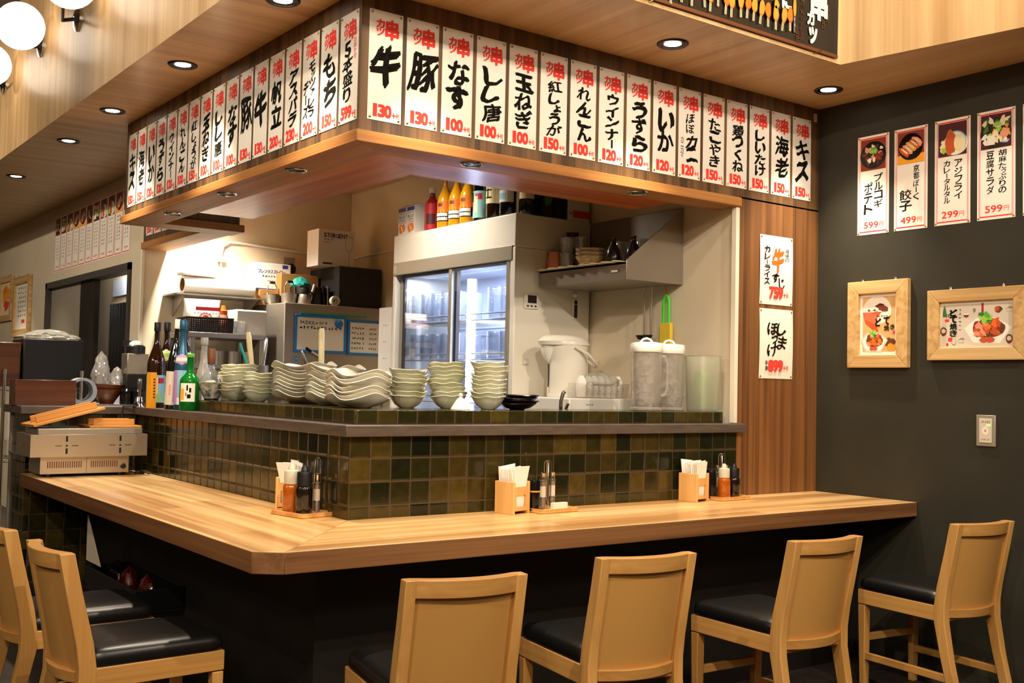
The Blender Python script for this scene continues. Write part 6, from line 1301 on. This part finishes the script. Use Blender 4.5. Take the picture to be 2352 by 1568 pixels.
t = thing('orange_bottle', 'orange squeeze bottle in the dark basket beside the flour bag', 'bottle', (1.015, 4.03, 1.841)); m = MB(); m.lathe([(.036, 0), (.038, .01), (.038, .13), (.030, .15)], 'salmon', 20); m.build('bottle_body', t); m = MB(); m.lathe([(.033, .148), (.033, .175), (.022, .18), (.014, .215), (.0001, .217)], 'orange', 18); m.build('cap', t)
tag(put(MB().box(-.13, .13, -.15, .15, 0, .20, 'white_plastic').build('white_tub', bevel=.012), (1.255, 4.19, 1.8355)), 'white plastic tub on the steel rack beside the basket', 'tub')
tumbler((1.125, 3.975, 1.8355), .05, .10, 'clear cup on the rack between basket and white tub')
for o_ in [x for x in bpy.data.objects if x.get('label') == 'clear cup on the rack between basket and white tub']: o_['group'] = 'kitchen rack cup'
tag(put(MB().box(-.16, .13, -.06, .06, 0, .03, 'tissue').build('folded_cloth', bevel=.01), (.93, 4.36, 2.2985), .1), 'white folded cloth laid over the paper roll', 'cloth')
# conduit and socket on the walls
m = MB(); m.tube([(1.19, 4.56, 2.152), (1.19, 4.56, 2.50), (1.205, 4.555, 2.585), (1.26, 4.555, 2.625), (1.40, 4.56, 2.625), (1.70, 4.56, 2.61), (2.20, 4.56, 2.585), (2.36, 4.55, 2.58), (2.382, 4.50, 2.58), (2.382, 3.6, 2.60), (2.382, 2.73, 2.62)], .008, 'white_plastic', 8); m.box(1.16, 1.22, 4.54, 4.569, 2.455, 2.49, 'white_plastic')
tag(m.build('wall_conduit'), 'pale cable run along the kitchen back wall', 'cable')
t = thing('wall_socket', 'grey wall socket with a black plug above the pots', 'socket'); t.matrix_world = plane('f', 1.80, 4.569, 2.475); m = MB(); m.box(-.05, .05, -.07, .07, 0, .008, 'grey_band'); m.build('plate', t, .002)
m = MB(); m.lathe([(.04, .008), (.045, .02), (.045, .05), (.02, .065), (.0001, .066)], 'black_plastic', 20, (0, -.03, 0)); m.build('plug', t)

# ================================================================== UNDER THE COUNTER AT THE SIDE
t = thing('shelf_basket', 'dark basket of packets in the shadow under the side counter', 'basket', (-.41, 1.50, .36))
m = MB(); m.box(-.12, .12, -.42, .42, 0, .02, 'black_plastic'); m.box(-.12, -.11, -.42, .42, .02, .12, 'black_plastic'); m.box(-.12, .12, -.42, -.41, .02, .12, 'black_plastic'); m.box(-.12, .12, .41, .42, .02, .12, 'black_plastic'); m.box(.11, .12, -.42, .42, .02, .12, 'black_plastic'); m.build('basket_body', t, .004)
for k, (y, mt) in enumerate(((-.22, 'maroon'), (.06, 'maroon'), (.26, 'black_gloss'))):
    o = crumple(.05, .09, .13, mt, 40 + k, 18, 6).build('glossy_packet'); tag(put(o, (-.41, 1.50 + y, .382)), ('red glossy packet nearest the clipped corner under the counter', 'dark red glossy packet in the middle of the basket', 'black glossy packet at the far end of the basket')[k], 'packet', 'glossy packets under the counter')
m = MB(); m.prism([(-.10, 0), (.16, 0), (-.10, .24)], 0, .004, 'card'); o = m.build('leaning_board'); o.matrix_world = plane('s', -.512, 1.86, .50); tag(o, 'pale card leaning in the basket under the side counter', 'card')
bpy.data.objects.remove(_fo)
